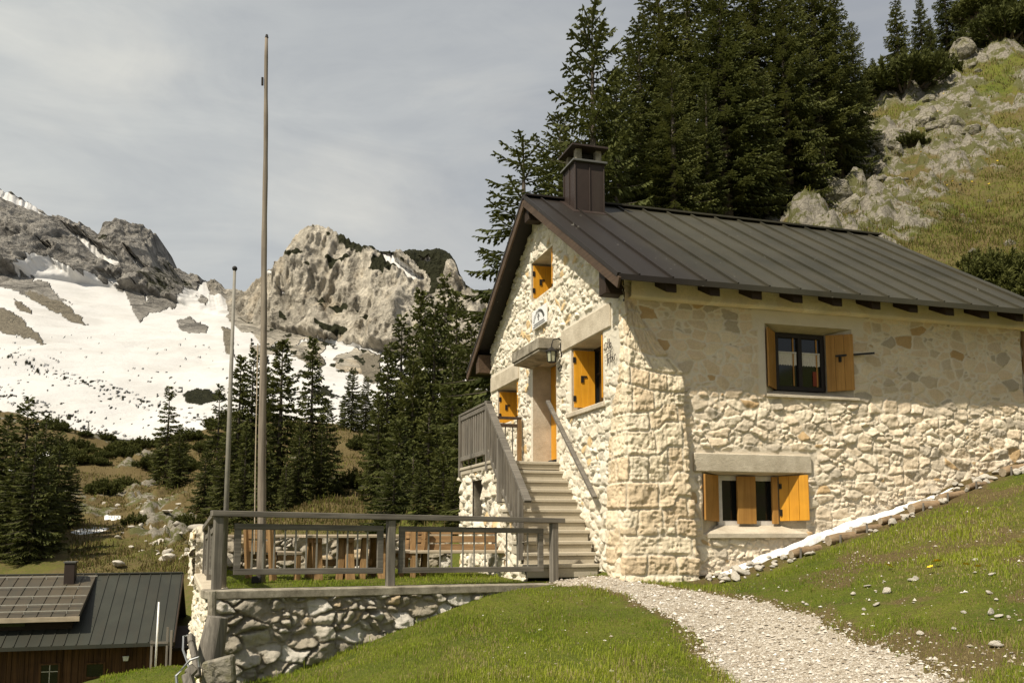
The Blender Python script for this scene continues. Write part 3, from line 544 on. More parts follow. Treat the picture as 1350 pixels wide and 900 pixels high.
# ------------------------------------------------------------------ the stone hut (local axes: x along the side wall, y along the gable, z up)
HUT = tag(empty('stone_hut', HC, AZ), 'pale rubble-stone mountain hut with dark sheet-metal roof and orange shutters', 'hut')
VL = -0.28; VF = 7.10; UR = 7.45; RZ = 6.33; RV = 3.55; PIT = 0.62
def roof_z(v): return RZ-PIT*np.abs(v-RV)
GOP = [(0.56, 1.97, 1.97, 3.08), (2.75, 4.10, 1.15, 3.13), (5.06, 6.55, 2.22, 3.02), (2.90, 4.17, 4.42, 5.20)]
LOP = [(2.39, 4.00, 2.08, 3.19), (1.23, 3.02, -0.10, 0.83)]
def wall_sheet(axis, lo, hi, z0, z1, step, ops, seed, depth, sx, sy, flats, keepf=None, soft=None, kw={}):
    a = grid_lines(lo, hi, step, [c for o in ops for c in o[:2]]); z = grid_lines(z0, z1, step, [c for o in ops for c in o[2:]])
    A, Z = np.meshgrid(a, z, indexing='ij'); x = A.ravel(); zz = Z.ravel()
    h, sid, mo = rubble(x, zz, sx, sy, seed, depth, **kw)
    h = h+0.05*(fbm2(x*0.8, zz*0.8, 3, seed+90)-0.5)
    if soft is not None:
        k = soft(x, zz); h = h*(1-0.5*k); mo = np.clip(mo+0.0*k, 0, 1)
    f = np.zeros(x.shape)
    for (x0, x1, za, zb) in flats:
        d = np.maximum(np.maximum(x0-x, x-x1), np.maximum(za-zz, zz-zb)); f = np.maximum(f, sst(0.05, 0.0, d+0.05*(fbm2(x*6, zz*6, 2, 5)-0.5)))
    h = h*(1-0.9*f); mo = np.maximum(mo, f)
    g = np.ones(x.shape)
    for (x0, x1, za, zb) in ops:
        d = np.maximum(np.maximum(x0-x, x-x1), np.maximum(za-zz, zz-zb)); g = np.minimum(g, sst(0.0, 0.05, d))
    h = h*g
    keep = np.ones((len(a)-1, len(z)-1), bool); ca = (a[1:]+a[:-1])/2; cz_ = (z[1:]+z[:-1])/2; CA, CZ = np.meshgrid(ca, cz_, indexing='ij')
    for (x0, x1, za, zb) in ops: keep &= ~((CA > x0) & (CA < x1) & (CZ > za) & (CZ < zb))
    if keepf is not None: keep &= keepf(CA, CZ)
    if axis == 'g': V = np.stack([-h, x, zz], -1)
    else: V = np.stack([x, VL-h, zz], -1)
    return V, grid_faces(len(a), len(z), keep), dict(stone=sid, mort=mo, dull=(soft(x, zz) if soft is not None else x*0)*(1-mo))
gk = lambda A, Z: Z < roof_z(A)-0.07
V1, F1, A1 = wall_sheet('g', VL, VF, -1.3, 6.3, 0.0155, GOP, 21, 0.036, 0.25, 0.165, [(-0.2, 0.40, 2.42, 2.98), (0.15, 2.45, 3.04, 3.52), (4.9, 7.1, 2.98, 3.42), (2.66, 4.2, 1.1, 3.3), (0.5, 2.05, 1.90, 3.1)], gk, None, dict(joint=.13, warp=.36, tilt=1.5, rough=.032, soft=1.2))
V1, F1, A1 = compact(V1, F1, A1)
gw = np_mesh('gable_wall', V1, F1, M['gable'], HUT, attrs=A1); gw['label'] = 'sunlit gable wall of knobbly cream rubble stone'
V2, F2, A2 = wall_sheet('l', 0.0, UR, -1.3, 3.83, 0.0155, LOP, 33, 0.030, 0.27, 0.165, [(1.05, 3.2, 0.8, 1.16), (2.2, 4.2, 3.1, 3.5), (2.28, 2.45, 2.1, 3.2)], None, lambda x, z: sst(1.75, 2.25, z+0.3*(fbm2(x*1.5, z*0+3, 3, 7)-0.5)), dict(joint=.12, warp=.33, tilt=1.6, rough=.038, soft=1.15))
V2, F2, A2 = compact(V2, F2, A2)
lw = np_mesh('side_wall', V2, F2, M['longw'], HUT, attrs=A2); lw['label'] = 'long rubble side wall, smoother with darker stones above'
def plain_wall(name, pts_fn, lo, hi, z0, z1, keepf=None):
    a = grid_lines(lo, hi, .07); z = grid_lines(z0, z1, .07); A, Z = np.meshgrid(a, z, indexing='ij'); h, sid, mo = rubble(A.ravel(), Z.ravel(), .34, .22, 77, .06)
    k = None if keepf is None else keepf(*np.meshgrid((a[1:]+a[:-1])/2, (z[1:]+z[:-1])/2, indexing='ij'))
    V, F_, A_ = compact(pts_fn(A.ravel(), Z.ravel(), h), grid_faces(len(a), len(z), k), dict(stone=sid, mort=mo)); np_mesh(name, V, F_, M['longw'], HUT, attrs=A_)
plain_wall('rear_wall', lambda a, z, h: np.stack([a, VF+h, z], -1), 0, UR, -1.3, 4.05)
plain_wall('end_wall', lambda a, z, h: np.stack([UR+h, a, z], -1), VL, VF, -1.3, 6.3, gk)
# corner pier with a batter
ss = grid_lines(0, 2.75, 0.0155); zr = grid_lines(-1.2, 3.36, 0.0155); S, Z = np.meshgrid(ss, zr, indexing='ij'); S = S.ravel(); Z = Z.ravel()
uL = -0.14+0.12*np.clip((Z+.66)/2.9, -.2, 1.15); uRt = np.interp(Z, [-1.2, -.6, 2.32, 2.6, 3.0, 3.36], [1.06, 1.02, .86, .60, .34, .14]); vF = np.interp(Z, [-1.2, -.6, 2.3, 3.0, 3.36], [-.50, -.48, -.385, -.32, -.27])
LS = 0.95
tl = np.clip(S/LS, 0, 1); v0_ = np.interp(Z, [-1.2, .6, 1.9, 2.3], [.62, .55, .34, -.06]); vl = v0_+(vF-v0_)*tl                                   # gable-side face, then front face, then return
fw = uRt-uL; tf = np.clip((S-LS)/1.15, 0, 1); tb = np.clip((S-LS-1.15)/0.5, 0, 1)
x = uL+fw*tf-0.03*tb; y = vl+(0.0-vF+0.02)*tb
x = x+(1-tl)*np.clip(0.03-uL, 0, 1)*sst(0.35, 1, 1-tl)
nx = np.where(S < LS, -1.0, 0)*1.0; k1 = sst(LS-0.022, LS+0.022, S); k2 = sst(LS+1.15-0.04, LS+1.15+0.04, S)
nx = -(1-k1)+k2; ny = -(k1*(1-k2))
nn = np.sqrt(nx**2+ny**2)+1e-6; nx /= nn; ny /= nn
rows = [-1.3]; rr_ = random.Random(4)
while rows[-1] < 3.5: rows.append(rows[-1]+rr_.uniform(0.24, 0.40))
SX = np.where(S < LS, (S-LS)*.8-.05, S-LS)
h, sid, mo = ashlar(SX, Z, rows, 0.44, 61, 0.045, 0.022)
h = h+.045*(fbm2(S*3.5, Z*4.5, 5, 69, True)-.6)+.035*(fbm2(S*14, Z*15, 4, 70, True)-.6)
h = h*sst(0, .25, S)+0.05*(fbm2(S*2, Z*2, 3, 67)-.5)*sst(0, .3, S)
edge = np.exp(-((S-LS)/0.05)**2)+np.exp(-((S-LS-1.15)/0.05)**2)
h = h-0.008*edge
Vp = np.stack([x+nx*h, y+ny*h, Z], -1)
pier = np_mesh('corner_pier', Vp, grid_faces(len(ss), len(zr)), M['ashlar'], HUT, attrs=dict(stone=sid, mort=mo*0.8)); pier['label'] = 'battered corner pier of large squared stones'
# plaster band below the eaves
b = grid_lines(0.05, UR, .03); zb = np.array([3.40, 3.41, 3.44, 3.52, 3.6, 3.68, 3.76, 3.83]); B, Zb = np.meshgrid(b, zb, indexing='ij'); B = B.ravel(); Zb = Zb.ravel()
dv = np.where(Zb < 3.405, 0.01, 0.15)+0.035*(fbm2(B*3, Zb*5, 4, 88)-.5)
bz = Zb+0.02*(fbm2(B*1.2, B*0, 3, 89)-.5)*(Zb < 3.6)
np_mesh('eaves_band', np.stack([B, VL-dv, bz], -1), grid_faces(len(b), len(zb)), M['longw'], HUT, attrs=dict(stone=fbm2(B*1.1, Zb*3, 3, 90), mort=sst(.35, .6, fbm2(B*2, Zb*4, 3, 92))))
# ---- roof
rf = MB(); U0, U1 = -0.33, 7.78; VE, VB = -0.88, 7.95
def rp(u, v, dz=0.0): return (u, v, float(roof_z(v))+dz)
for (va, vb) in ((VE, RV), (RV, VB)):
    rf.hexa([rp(U0, va, -0.075), rp(U1, va, -0.075), rp(U1, vb, -0.075), rp(U0, vb, -0.075), rp(U0, va, 0), rp(U1, va, 0), rp(U1, vb, 0), rp(U0, vb, 0)])
u = U0+0.30
while u < U1:
    for (va, vb) in ((VE-0.005, RV), (RV, VB+0.005)): rf.bar(rp(u, va, 0.014), rp(u, vb, 0.014), 0.026, 0.05)
    u += 0.535
rf.bar(rp(U0-0.02, VE, -0.0), rp(U0-0.02, RV, -0.0), 0.05, 0.06); rf.bar(rp(U0-0.02, RV, 0), rp(U0-0.02, VB, 0), 0.05, 0.06)
rf.bar(rp(U0-.02, RV, 0.015), rp(U1, RV, 0.015), 0.22, 0.035)
rf.bar(rp(U0-.02, VE-0.012, -0.025), rp(U1, VE-0.012, -0.025), 0.025, 0.085)
roof = rf.build('roof', M['roof'], HUT)
for (va, vb) in ((VE-.01, RV), (RV, VB+.01)):
    m = MB(); m.bar(rp(U0-0.018, va, -0.115), rp(U0-0.018, vb, -0.115), 0.035, 0.16); m.build('bargeboard', M['barge'], roof, 0.004)
for v, zt in ((-0.14, None), (RV, None), (7.22, None)):
    z1 = float(roof_z(v))-0.08-(.075 if v != RV else 0); m = MB(); h_ = 0.42; m.box(U0+0.03, 0.3, v-0.12, v+0.12, z1-h_, z1-0.0 if v != RV else z1-0.05); m.build('purlin', M['darkwood'] if v < 7 else M['barge'], roof, 0.01)
for i in range(11):
    u = 0.52+i*0.712; m = MB(); zt = lambda v: float(roof_z(v))-0.078
    m.hexa([(u-.085, -.80, zt(-.80)-.15), (u+.085, -.80, zt(-.80)-.15), (u+.085, -.30, zt(-.30)-.22), (u-.085, -.30, zt(-.30)-.22), (u-.085, -.80, zt(-.80)), (u+.085, -.80, zt(-.80)), (u+.085, -.30, zt(-.30)), (u-.085, -.30, zt(-.30))])
    m.build('rafter', M['darkwood'], roof, 0.006)
# ---- chimney
cu0, cu1, cv0, cv1 = 0.45, 1.03, 2.88, 3.48
m = MB(); m.box(cu0, cu1, cv0, cv1, 5.6, 6.86)
for uu in (cu0+0.0, cu0+.29, cu1): m.bar((uu, cv0-0.008, 5.75), (uu, cv0-0.008, 6.86), 0.022, 0.022)
for vv in (cv0, cv0+.3, cv1): m.bar((cu0-.008, vv, 5.75), (cu0-.008, vv, 6.86), 0.022, 0.022)
ch = m.build('chimney', M['chimney'], HUT, 0.004)
m = MB(); m.box(cu0-.06, cu1+.06, cv0-.06, cv1+.06, 6.862, 6.905); m.build('chimney_slab', M['lead'], ch, 0.006)
for a in (cu0+.03, cu1-.15):
    for b_ in (cv0+.03, cv1-.15):
        m = MB(); m.box(a, a+.12, b_, b_+.12, 6.907, 7.14); m.build('cap_pillar', M['oldconc'], ch, 0.006)
m = MB(); m.box(cu0+.16, cu1-.16, cv0+.16, cv1-.16, 6.907, 7.10); m.build('flue', M['dark'], ch)
m = MB(); m.hexa([(cu0-.09, cv0-.09, 7.145), (cu1+.07, cv0-.09, 7.145), (cu1+.07, cv1+.09, 7.145), (cu0-.09, cv1+.09, 7.145), (cu0-.09, cv0-.09, 7.185), (cu1+.07, cv0-.09, 7.185), (cu1+.07, cv1+.09, 7.185), (cu0-.09, cv1+.09, 7.185)])
m.hexa([(cu0-.06, cv0-.06, 7.187), (cu1+.04, cv0-.06, 7.187), (cu1+.04, cv1+.06, 7.187), (cu0-.06, cv1+.06, 7.187), (cu0+.05, cv0+.1, 7.245), (cu1-.07, cv0+.1, 7.245), (cu1-.07, cv1-.1, 7.245), (cu0+.05, cv1-.1, 7.245)])
m.build('chimney_cap', M['chimney'], ch, 0.004)
m = MB(); m.hexa([rp(cu0-.10, cv0-.16, -.01), rp(cu1+.10, cv0-.16, -.01), rp(cu1+.10, cv1, -.01), rp(cu0-.10, cv1, -.01), rp(cu0-.10, cv0-.16, .012), rp(cu1+.10, cv0-.16, .012), rp(cu1+.10, cv1, .012), rp(cu0-.10, cv1, .012)]); m.build('flashing', M['chimney'], ch)
# ---- openings in the gable
def planks(m, p00, p10, p11, p01, n, th, nrm):
    """a board leaf split into n vertical planks; p00/p10 bottom, p01/p11 top"""
    p00, p10, p11, p01 = [Vector(p) for p in (p00, p10, p11, p01)]; nv = Vector(nrm).normalized()*th
    for i in range(n):
        a = i/n+0.004; b = (i+1)/n-0.004
        q = [p00.lerp(p10, a), p00.lerp(p10, b), p01.lerp(p11, b), p01.lerp(p11, a)]
        m.hexa([q[0], q[1], q[1]+nv, q[0]+nv, q[3], q[2], q[2]+nv, q[3]+nv])
    return m
def leaf(p00, p10, p11, p01, n, th, nrm, mat, par, lab=None):
    o = planks(MB(), p00, p10, p11, p01, n, th, nrm).build('shutter', mat, par, 0.003)
    if lab: o['label'] = lab
    return o
def gable_window(v0, v1, z0, z1, lint, lab):
    fr = MB(); U = 0.42
    for a, b_, c, d in ((v0, v0+.07, z0, z1), (v1-.07, v1, z0, z1), (v0+.07, v1-.07, z0, z0+.07), (v0+.07, v1-.07, z1-.07, z1)): fr.box(U, U+.05, a, b_, c, d)
    fr.box(U+.005, U+.045, (v0+v1)/2-.03, (v0+v1)/2+.03, z0+.07, z1-.07); fr.box(U+.008, U+.04, v0+.07, v1-.07, (z0+z1)/2-.02+.1, (z0+z1)/2+.02+.1)
    w_ = fr.build('window', M['frame'], HUT); w_['label'] = lab
    MB().box(U+.02, U+.03, v0+.06, v1-.06, z0+.06, z1-.06).build('pane', M['glass'], w_)
    rv = MB(); e = 0.003
    rv.poly([(0, v0, z0), (U+.1, v0, z0), (U+.1, v0, z1), (0, v0, z1)]); rv.poly([(0, v1, z0), (0, v1, z1), (U+.1, v1, z1), (U+.1, v1, z0)])
    rv.poly([(0, v0, z1), (U+.1, v0, z1), (U+.1, v1, z1), (0, v1, z1)]); rv.poly([(0, v0, z0), (0, v1, z0), (U+.1, v1, z0), (U+.1, v0, z0)])
    rv.build('reveal', M['concrete'], w_)
    if lint: MB().box(-0.035, 0.02, lint[0], lint[1], lint[2], lint[3]).build('lintel', M['concrete'], w_, 0.012)
    leaf((0.02, v1-.05, z0+.07), (0.40, v1-.065, z0+.07), (0.40, v1-.065, z1-.05), (0.02, v1-.05, z1-.05), 3, .028, (0, -1, 0), M['shutter'], w_)
    leaf((-0.01, v0+.03, z0+.06), (0.40, v0+.045, z0+.06), (0.40, v0+.045, z1-.05), (-0.01, v0+.03, z1-.05), 3, .028, (0, 1, 0), M['shutter'], w_)
    for zz in (z0+.22, z1-.22): MB().box(0.0, 0.05, v1-.09, v1-.078, zz-.05, zz+.05).build('hinge', M['iron'], w_)
    hi = MB()
    zc = (z0+z1)/2+.02; hi.box(.14, .19, v1-.10, v1-.083, zc-.07, zc+.022); hi.box(.14, .25, v1-.10, v1-.086, zc+.02, zc+.045)
    hi.build('shutter_latch', M['iron'], w_)
    return w_
gable_window(*GOP[0], (0.21, 2.39, 3.083, 3.46), 'deep-set gable window under a concrete lintel, orange shutters folded in')
gable_window(*GOP[2], (4.98, 7.06, 3.023, 3.36), 'small gable window above the landing, orange shutters')
gable_window(*GOP[3], None, 'attic window high in the gable, orange shutters')
for (a, b_, c, d) in ((0.45, 2.1, 1.90, 1.968),): MB().hexa([(-.06, a, c-.03), (.45, a, c), (.45, b_, c), (-.06, b_, c-.03), (-.06, a, d-.02), (.45, a, d+.02), (.45, b_, d+.02), (-.06, b_, d-.02)]).build('window_sill', M['concrete'], HUT, .008)
# door in a deep recess
v0, v1, z0, z1 = GOP[1]; U = 0.41
rv = MB(); rv.poly([(0, v0, z0), (U, v0, z0), (U, v0, z1), (0, v0, z1)]); rv.poly([(0, v1, z0), (0, v1, z1), (U, v1, z1), (U, v1, z0)]); rv.poly([(0, v0, z1), (U, v0, z1), (U, v1, z1), (0, v1, z1)]); rv.poly([(0, v0, z0), (0, v1, z0), (U, v1, z0), (U, v0, z0)])
dr = planks(MB(), (U-.04, v0+.01, z0+.03), (U-.04, v1-.01, z0+.03), (U-.04, v1-.01, z1-.02), (U-.04, v0+.01, z1-.02), 8, .04, (1, 0, 0)).build('door', M['shutter'], HUT, .003)
rv.build('door_reveal', M['concrete'], dr)
d2 = MB(); d2.box(.26, U-.045, v0+.01, v0+.05, z0+.02, z1-.02); d2.build('door_frame', M['shutter'], dr, .004)
MB().box(U-.10, U-.05, v0+.16, v0+.19, 2.1, 2.14).build('handle', M['iron'], dr)
m = MB(); m.box(-0.42, -0.0, 2.50, 4.12, 3.16, 3.36); m.hexa([(-.40, 2.54, 3.11), (-.0, 2.54, 3.06), (-.0, 4.08, 3.06), (-.40, 4.08, 3.11), (-.40, 2.54, 3.158), (-.0, 2.54, 3.158), (-.0, 4.08, 3.158), (-.40, 4.08, 3.158)])
m.build('canopy', M['oldconc'], HUT, .012)
# ---- windows of the side wall
def side_window(op, inn, zi, vi, dark, lab):
    u0, u1, z0, z1 = op; a, b_ = inn; c, d = zi; fr = MB(); t_ = .075
    for x0, x1, y0, y1 in ((a, a+t_, c, d), (b_-t_, b_, c, d), (a+t_, b_-t_, c, c+t_), (a+t_, b_-t_, d-t_, d)): fr.box(x0, x1, vi, vi+.06, y0, y1)
    fr.box((a+b_)/2-.035, (a+b_)/2+.035, vi-.01, vi+.05, c+t_, d-t_)
    w_ = fr.build('window', M['frame'] if dark else M['whiteframe'], HUT, .004); w_['label'] = lab
    MB().box(a+.03, b_-.03, vi+.035, vi+.045, c+.03, d-.03).build('pane', M['glass'], w_)
    rv = MB(); F = VL
    rv.poly([(u0, F, z0), (a, vi+.06, c), (a, vi+.06, d), (u0, F, z1)]); rv.poly([(u1, F, z0), (u1, F, z1), (b_, vi+.06, d), (b_, vi+.06, c)])
    rv.poly([(u0, F, z1), (a, vi+.06, d), (b_, vi+.06, d), (u1, F, z1)]); rv.poly([(u0, F, z0), (u1, F, z0), (b_, vi+.06, c), (a, vi+.06, c)])
    rv.build('reveal', M['concrete'], w_)
    return w_
wu = side_window(LOP[0], (2.74, 3.68), (2.185, 3.125), 0.0, True, 'upper side window with dark frame and lace half curtains')
for a, b_ in ((2.82, 3.16), (3.26, 3.60)):
    m = MB(); n = 14
    for i in range(n):
        x0 = a+(b_-a)*i/n; x1 = a+(b_-a)*(i+1)/n; y0 = .026+.006*(i % 2); y1 = .026+.006*((i+1) % 2); zb_ = 2.60+0.012*(i % 2)
        m.hexa([(x0, y0, zb_), (x1, y1, zb_), (x1, y1+.002, zb_), (x0, y0+.002, zb_), (x0, y0, 2.80), (x1, y1, 2.80), (x1, y1+.002, 2.80), (x0, y0+.002, 2.80)])
    m.build('lace_curtain', M['curtain'], wu)
    MB().box(a, b_, .018, .026, 2.80, 2.825).build('curtain_rod', M['whiteframe'], wu)
    MB().box(b_-.07, b_-.05, .02, .033, 2.27, 3.05).build('casement_bar', M['shuttershade'], wu)
MB().box(3.46, 3.56, .022, .033, 2.28, 2.52).build('red_cloth', M['redcloth'], wu)
leaf((2.395, VL-.035, 2.19), (2.735, .015, 2.19), (2.735, .015, 3.12), (2.395, VL-.035, 3.12), 3, .03, (.6, -.75, 0), M['shuttershade'], wu, 'orange shutter leaf, coloured browner for shade')
leaf((3.69, -.02, 2.19), (3.985, VL-.05, 2.19), (3.985, VL-.05, 3.10), (3.69, -.02, 3.12), 3, .03, (-.6, -.75, 0), M['shuttershade'], wu, 'orange shutter leaf with iron stay, coloured browner for shade')
m = MB(); m.bar((3.74, -.20, 2.755), (4.30, VL-.16, 2.79), .022, .03); m.box(3.80, 3.86, -.22, -.19, 2.66, 2.74); m.build('shutter_stay', M['iron'], wu)
MB().hexa([(2.36, VL-.05, 2.02), (4.08, VL-.05, 2.02), (4.0, VL+.02, 2.02), (2.4, VL+.02, 2.02), (2.36, VL-.05, 2.06), (4.08, VL-.05, 2.06), (4.0, VL+.02, 2.076), (2.4, VL+.02, 2.076)]).build('sill', M['concrete'], wu, .006)
wl = side_window(LOP[1], (1.64, 2.68), (0.03, 0.80), -0.02, False, 'low side window with white casements and bright orange shutters')
MB().box(1.94, 2.26, -.10, -.055, .055, .79).build('shutter', M['shuttershade'], wl, .004)
MB().box(2.56, 2.66, -.09, -.05, .055, .79).build('shutter', M['shuttershade'], wl, .004)
leaf((1.235, VL-.03, .11), (1.62, -.03, .09), (1.62, -.03, .80), (1.235, VL-.03, .80), 3, .03, (.6, -.75, 0), M['shuttershade'], wl)
leaf((2.70, -.06, .10), (3.02, VL-.10, .11), (3.02, VL-.10, .81), (2.70, -.06, .80), 3, .03, (-.6, -.75, 0), M['shutter'], wl)
m = MB(); m.box(2.68, 2.71, -.12, -.09, .18, .28); m.build('hinge', M['iron'], wl); m = MB(); m.box(2.68, 2.71, -.12, -.09, .60, .68); m.build('hinge', M['iron'], wl)
MB().box(1.08, 3.13, VL-.05, VL+.01, .832, 1.12).build('lintel', M['concrete'], wl, .015)
MB().hexa([(1.26, VL-.07, -.16), (3.0, VL-.07, -.16), (2.70, .0, -.16), (1.62, .0, -.16), (1.26, VL-.07, -.085), (3.0, VL-.07, -.085), (2.70, -.0, .04), (1.62, -.0, .04)]).build('sill', M['concrete'], wl, .008)
MB().box(UR+.075, UR+.22, VL+.02, VL+.12, 1.9, 3.40).build('corner_board', M['brownwoodz'], HUT, .008)
# floors and dark inside so that no daylight leaks through
m = MB(); m.box(.55, 7.3, .12, 6.95, -1.1, 3.7); m.build('interior', M['dark'], HUT)
m = MB(); m.hexa([(.55, .3, 3.71), (7.3, .3, 3.71), (7.3, 6.8, 3.71), (.55, 6.8, 3.71), (.55, 3.3, 5.9), (7.3, 3.3, 5.9), (7.3, 3.8, 5.9), (.55, 3.8, 5.9)]); m.build('loft', M['dark'], HUT)
# ---- staircase with landing
SZ0 = -0.72; RISE = (1.15-SZ0)/11; RUN = 0.2; VB0 = 0.55
LV0 = VB0+10*RUN; LV1 = 4.78; UO = -1.27
def st_top(v): return np.where(v < VB0, SZ0-.3, np.where(v > LV0, 1.02, SZ0+RISE*np.ceil(np.clip((v-VB0)/RUN, 0.001, 10))-.06))
a = grid_lines(VB0+.02, LV1, .02, (3.2, 3.95)); z = grid_lines(-1.1, 1.02, .02, (.15, .86)); A, Zg = np.meshgrid(a, z, indexing='ij')
h, sid, mo = rubble(A.ravel(), Zg.ravel(), .36, .24, 131, .06, .13, .3, 1.3, .04); h = h*sst(0, .06, np.maximum(np.maximum(3.2-A.ravel(), A.ravel()-3.95), np.maximum(.15-Zg.ravel(), Zg.ravel()-.86)))
CA, CZ = np.meshgrid((a[1:]+a[:-1])/2, (z[1:]+z[:-1])/2, indexing='ij'); kp = (CZ < st_top(CA)) & ~((CA > 3.2) & (CA < 3.95) & (CZ > .15) & (CZ < .86))
V, F_, A_ = compact(np.stack([UO+.03-h, A.ravel(), Zg.ravel()], -1), grid_faces(len(a), len(z), kp), dict(stone=sid, mort=mo))
stc = np_mesh('staircase', V, F_, M['gable'], HUT, attrs=A_); stc['label'] = 'rubble-stone stair base under the landing'
m = MB(); m.box(UO+.06, -.02, 3.2-.02, 3.2, .1, .9); m.box(UO+.06, -.02, 3.95, 3.97, .1, .9); m.box(-.35, -.30, 3.2, 3.95, .1, .9); m.box(UO+.06, -.02, 3.2, 3.95, .10, .148); m.build('niche', M['oldconc'], stc)
a = grid_lines(UO+.03, 0, .03); z = grid_lines(-1.1, 1.02, .03); A, Zg = np.meshgrid(a, z, indexing='ij'); h, sid, mo = rubble(A.ravel(), Zg.ravel(), .36, .24, 141, .06, .13, .3, 1.3, .04)
np_mesh('stair_end', np.stack([A.ravel(), LV1+h-.02, Zg.ravel()], -1), grid_faces(len(a), len(z)), M['gable'], stc, attrs=dict(stone=sid, mort=mo))
for i in range(11):
    va = VB0+i*RUN; vb = va+RUN+.04 if i < 10 else LV1+.06; zt = SZ0+RISE*(i+1); ur = -0.15+0.03*min(i, 5); m = MB()
    o_ = .02*math.sin(i*2.3)
    m.box(UO-.02-(.0 if i else .05)+o_, ur+.03, va-.028, vb, zt-.055, zt); m.box(UO+.0+o_, ur+.02, va, vb+.1 if i < 10 else LV1, zt-RISE-.03 if i < 10 else zt-.14, zt-.055)
    m.build('step' if i < 10 else 'landing', M['step'], stc, .009)
# railings
rl = MB(); TZ = 2.20
br = MB(); br.box(UO-.04, UO+.06, 2.70, LV1+.04, TZ-.035, TZ+.01); rail = br.build('balcony_railing', M['greywood'], HUT, .006)
def sub(name, mat, fn, bev=.004):
    m = MB(); fn(m); return m.build(name, mat, rail, bev)
for v in (2.77, LV1-.03): sub('post', M['greywoodz'], lambda m: m.box(UO-.045, UO+.035, v-.04, v+.04, .98, TZ-.037))
sub('lower_rail', M['greywood'], lambda m: m.box(UO-.03, UO+.02, 2.82, LV1-.08, 1.28, 1.36))
sub('upper_rail', M['greywood'], lambda m: m.box(UO-.03, UO+.02, 2.82, LV1-.08, TZ-.13, TZ-.05))
for i in range(11):
    v = 2.93+i*.163; sub('baluster', M['greywoodz'], lambda m: m.box(UO-.015, UO+.01, v-.042, v+.042, 1.362, TZ-.132), .003)
def stl(v, off): return (UO-.0, v, 2.20+(v-2.77)*0.79+off)
sub('handrail', M['greywood'], lambda m: m.bar(stl(2.80, -.02), stl(.50, -.02), .115, .05))
sub('lower_rail', M['greywood'], lambda m: m.bar(stl(2.74, -.86), stl(.75, -.86), .04, .08))
for v in (1.93, .78):
    sub('post', M['greywoodz'], lambda m: m.box(UO-.07, UO+.01, v-.04, v+.04, stl(v, -1.0)[2]-.12, stl(v, -.06)[2]))
for i in range(12):
    v = .90+i*.152
    if abs(v-1.93) < .07: continue
    sub('baluster', M['greywoodz'], lambda m: m.bar((UO, v, stl(v, -.83)[2]), (UO, v, stl(v, -.05)[2]), .022, .06), .0)
vf = LV1-.12
sub('handrail', M['barge'], lambda m: m.box(UO+.04, -.06, vf-.04, vf+.04, TZ-.06, TZ-.01))
sub('lower_rail', M['barge'], lambda m: m.box(UO+.04, -.12, vf-.02, vf+.02, TZ-.22, TZ-.15))
sub('post', M['brownwoodz'], lambda m: m.box(-.14, -.06, vf-.04, vf+.04, 1.15, TZ-.062))
for i in range(7): sub('baluster', M['greywoodz'], lambda m: m.box(UO+.12+i*.15, UO+.14+i*.15, vf-.01, vf+.01, 1.15, TZ-.222), 0)
m = MB(); m.bar((-.10, 2.93, 2.28), (-.12, .66, .46), .075, .055); m.build('wall_handrail', M['greywood'], HUT, .008)
# ---- things fixed to the gable
sg = tag(empty('wall_sign', H2W(-.075, 3.49, 3.97), AZ), 'white enamel sign with arched grey lettering on the gable above the canopy', 'sign')
MB().box(0, .03, -.42, .42, -.18, .18).build('plate', M['signwhite'], sg, .004)
m = MB(); rs = random.Random(3)
for i in range(17):
    a_ = math.radians(20+140*i/16); r0, r1 = .205, .26; cx, cz_ = math.cos(a_), math.sin(a_)
    m.bar((-.004, r0*1.35*cx, -.115+r0*cz_), (-.004, r1*1.35*cx, -.115+r1*cz_), .006, .018 if i % 3 else .03, (1, 0, 0))
for k, (zz, hw) in enumerate(((-.105, .30), (-.145, .34))):
    y = -hw
    while y < hw:
        w_ = rs.uniform(.015, .04); m.box(-.006, -.001, y, min(y+w_, hw), zz-.011, zz+.011); y += w_+.012
m.bar((-.004, 0, -.07), (-.004, 0, .06), .006, .03, (1, 0, 0)); m.bar((-.004, -.06, .0), (-.004, 0, .07), .006, .02, (1, 0, 0)); m.bar((-.004, .06, .0), (-.004, 0, .07), .006, .02, (1, 0, 0))
m.build('lettering', M['ink'], sg)
wr = tag(empty('painted_writing', H2W(-.03, .16, 2.70), AZ), 'two words in dark painted script on the limewashed stones beside the big gable window', 'writing')
def stroke(m, pts, r=.010):
    r *= .62
    p = [(-.012, y, z_) for y, z_ in pts]; m.tube(p, r, 5)
m = MB()   # first word (reads left to right towards -y)
stroke(m, [(.20, .16), (.23, .12), (.22, .05), (.18, .03), (.14, .07), (.15, .14), (.20, .16)]); stroke(m, [(.10, .20), (.10, .06), (.08, .03)]); stroke(m, [(.14, .13), (.05, .14)], .008); stroke(m, [(.045, .19), (.045, .05), (.02, .03)]); stroke(m, [(.02, .10), (-.01, .12), (-.03, .07), (-.01, .03), (.02, .06), (.02, .10)]); stroke(m, [(.24, .0), (-.06, .01)], .006)
m.build('first_word', M['inkdark'], wr)
m = MB()
stroke(m, [(.19, -.05), (.04, -.03)], .009); stroke(m, [(.13, -.04), (.13, -.20), (.15, -.22)], .011); stroke(m, [(.09, -.19), (.09, -.11), (.05, -.10)]); stroke(m, [(.01, .0), (.01, -.18)], .011); stroke(m, [(.01, -.12), (-.03, -.10), (-.05, -.15), (-.01, -.19)]); stroke(m, [(-.06, -.15), (-.10, -.13), (-.09, -.10), (-.06, -.14), (-.09, -.18), (-.13, -.16)]); stroke(m, [(-.14, -.17), (-.14, -.10), (-.18, -.09), (-.19, -.12)])
m.build('second_word', M['inkdark'], wr)
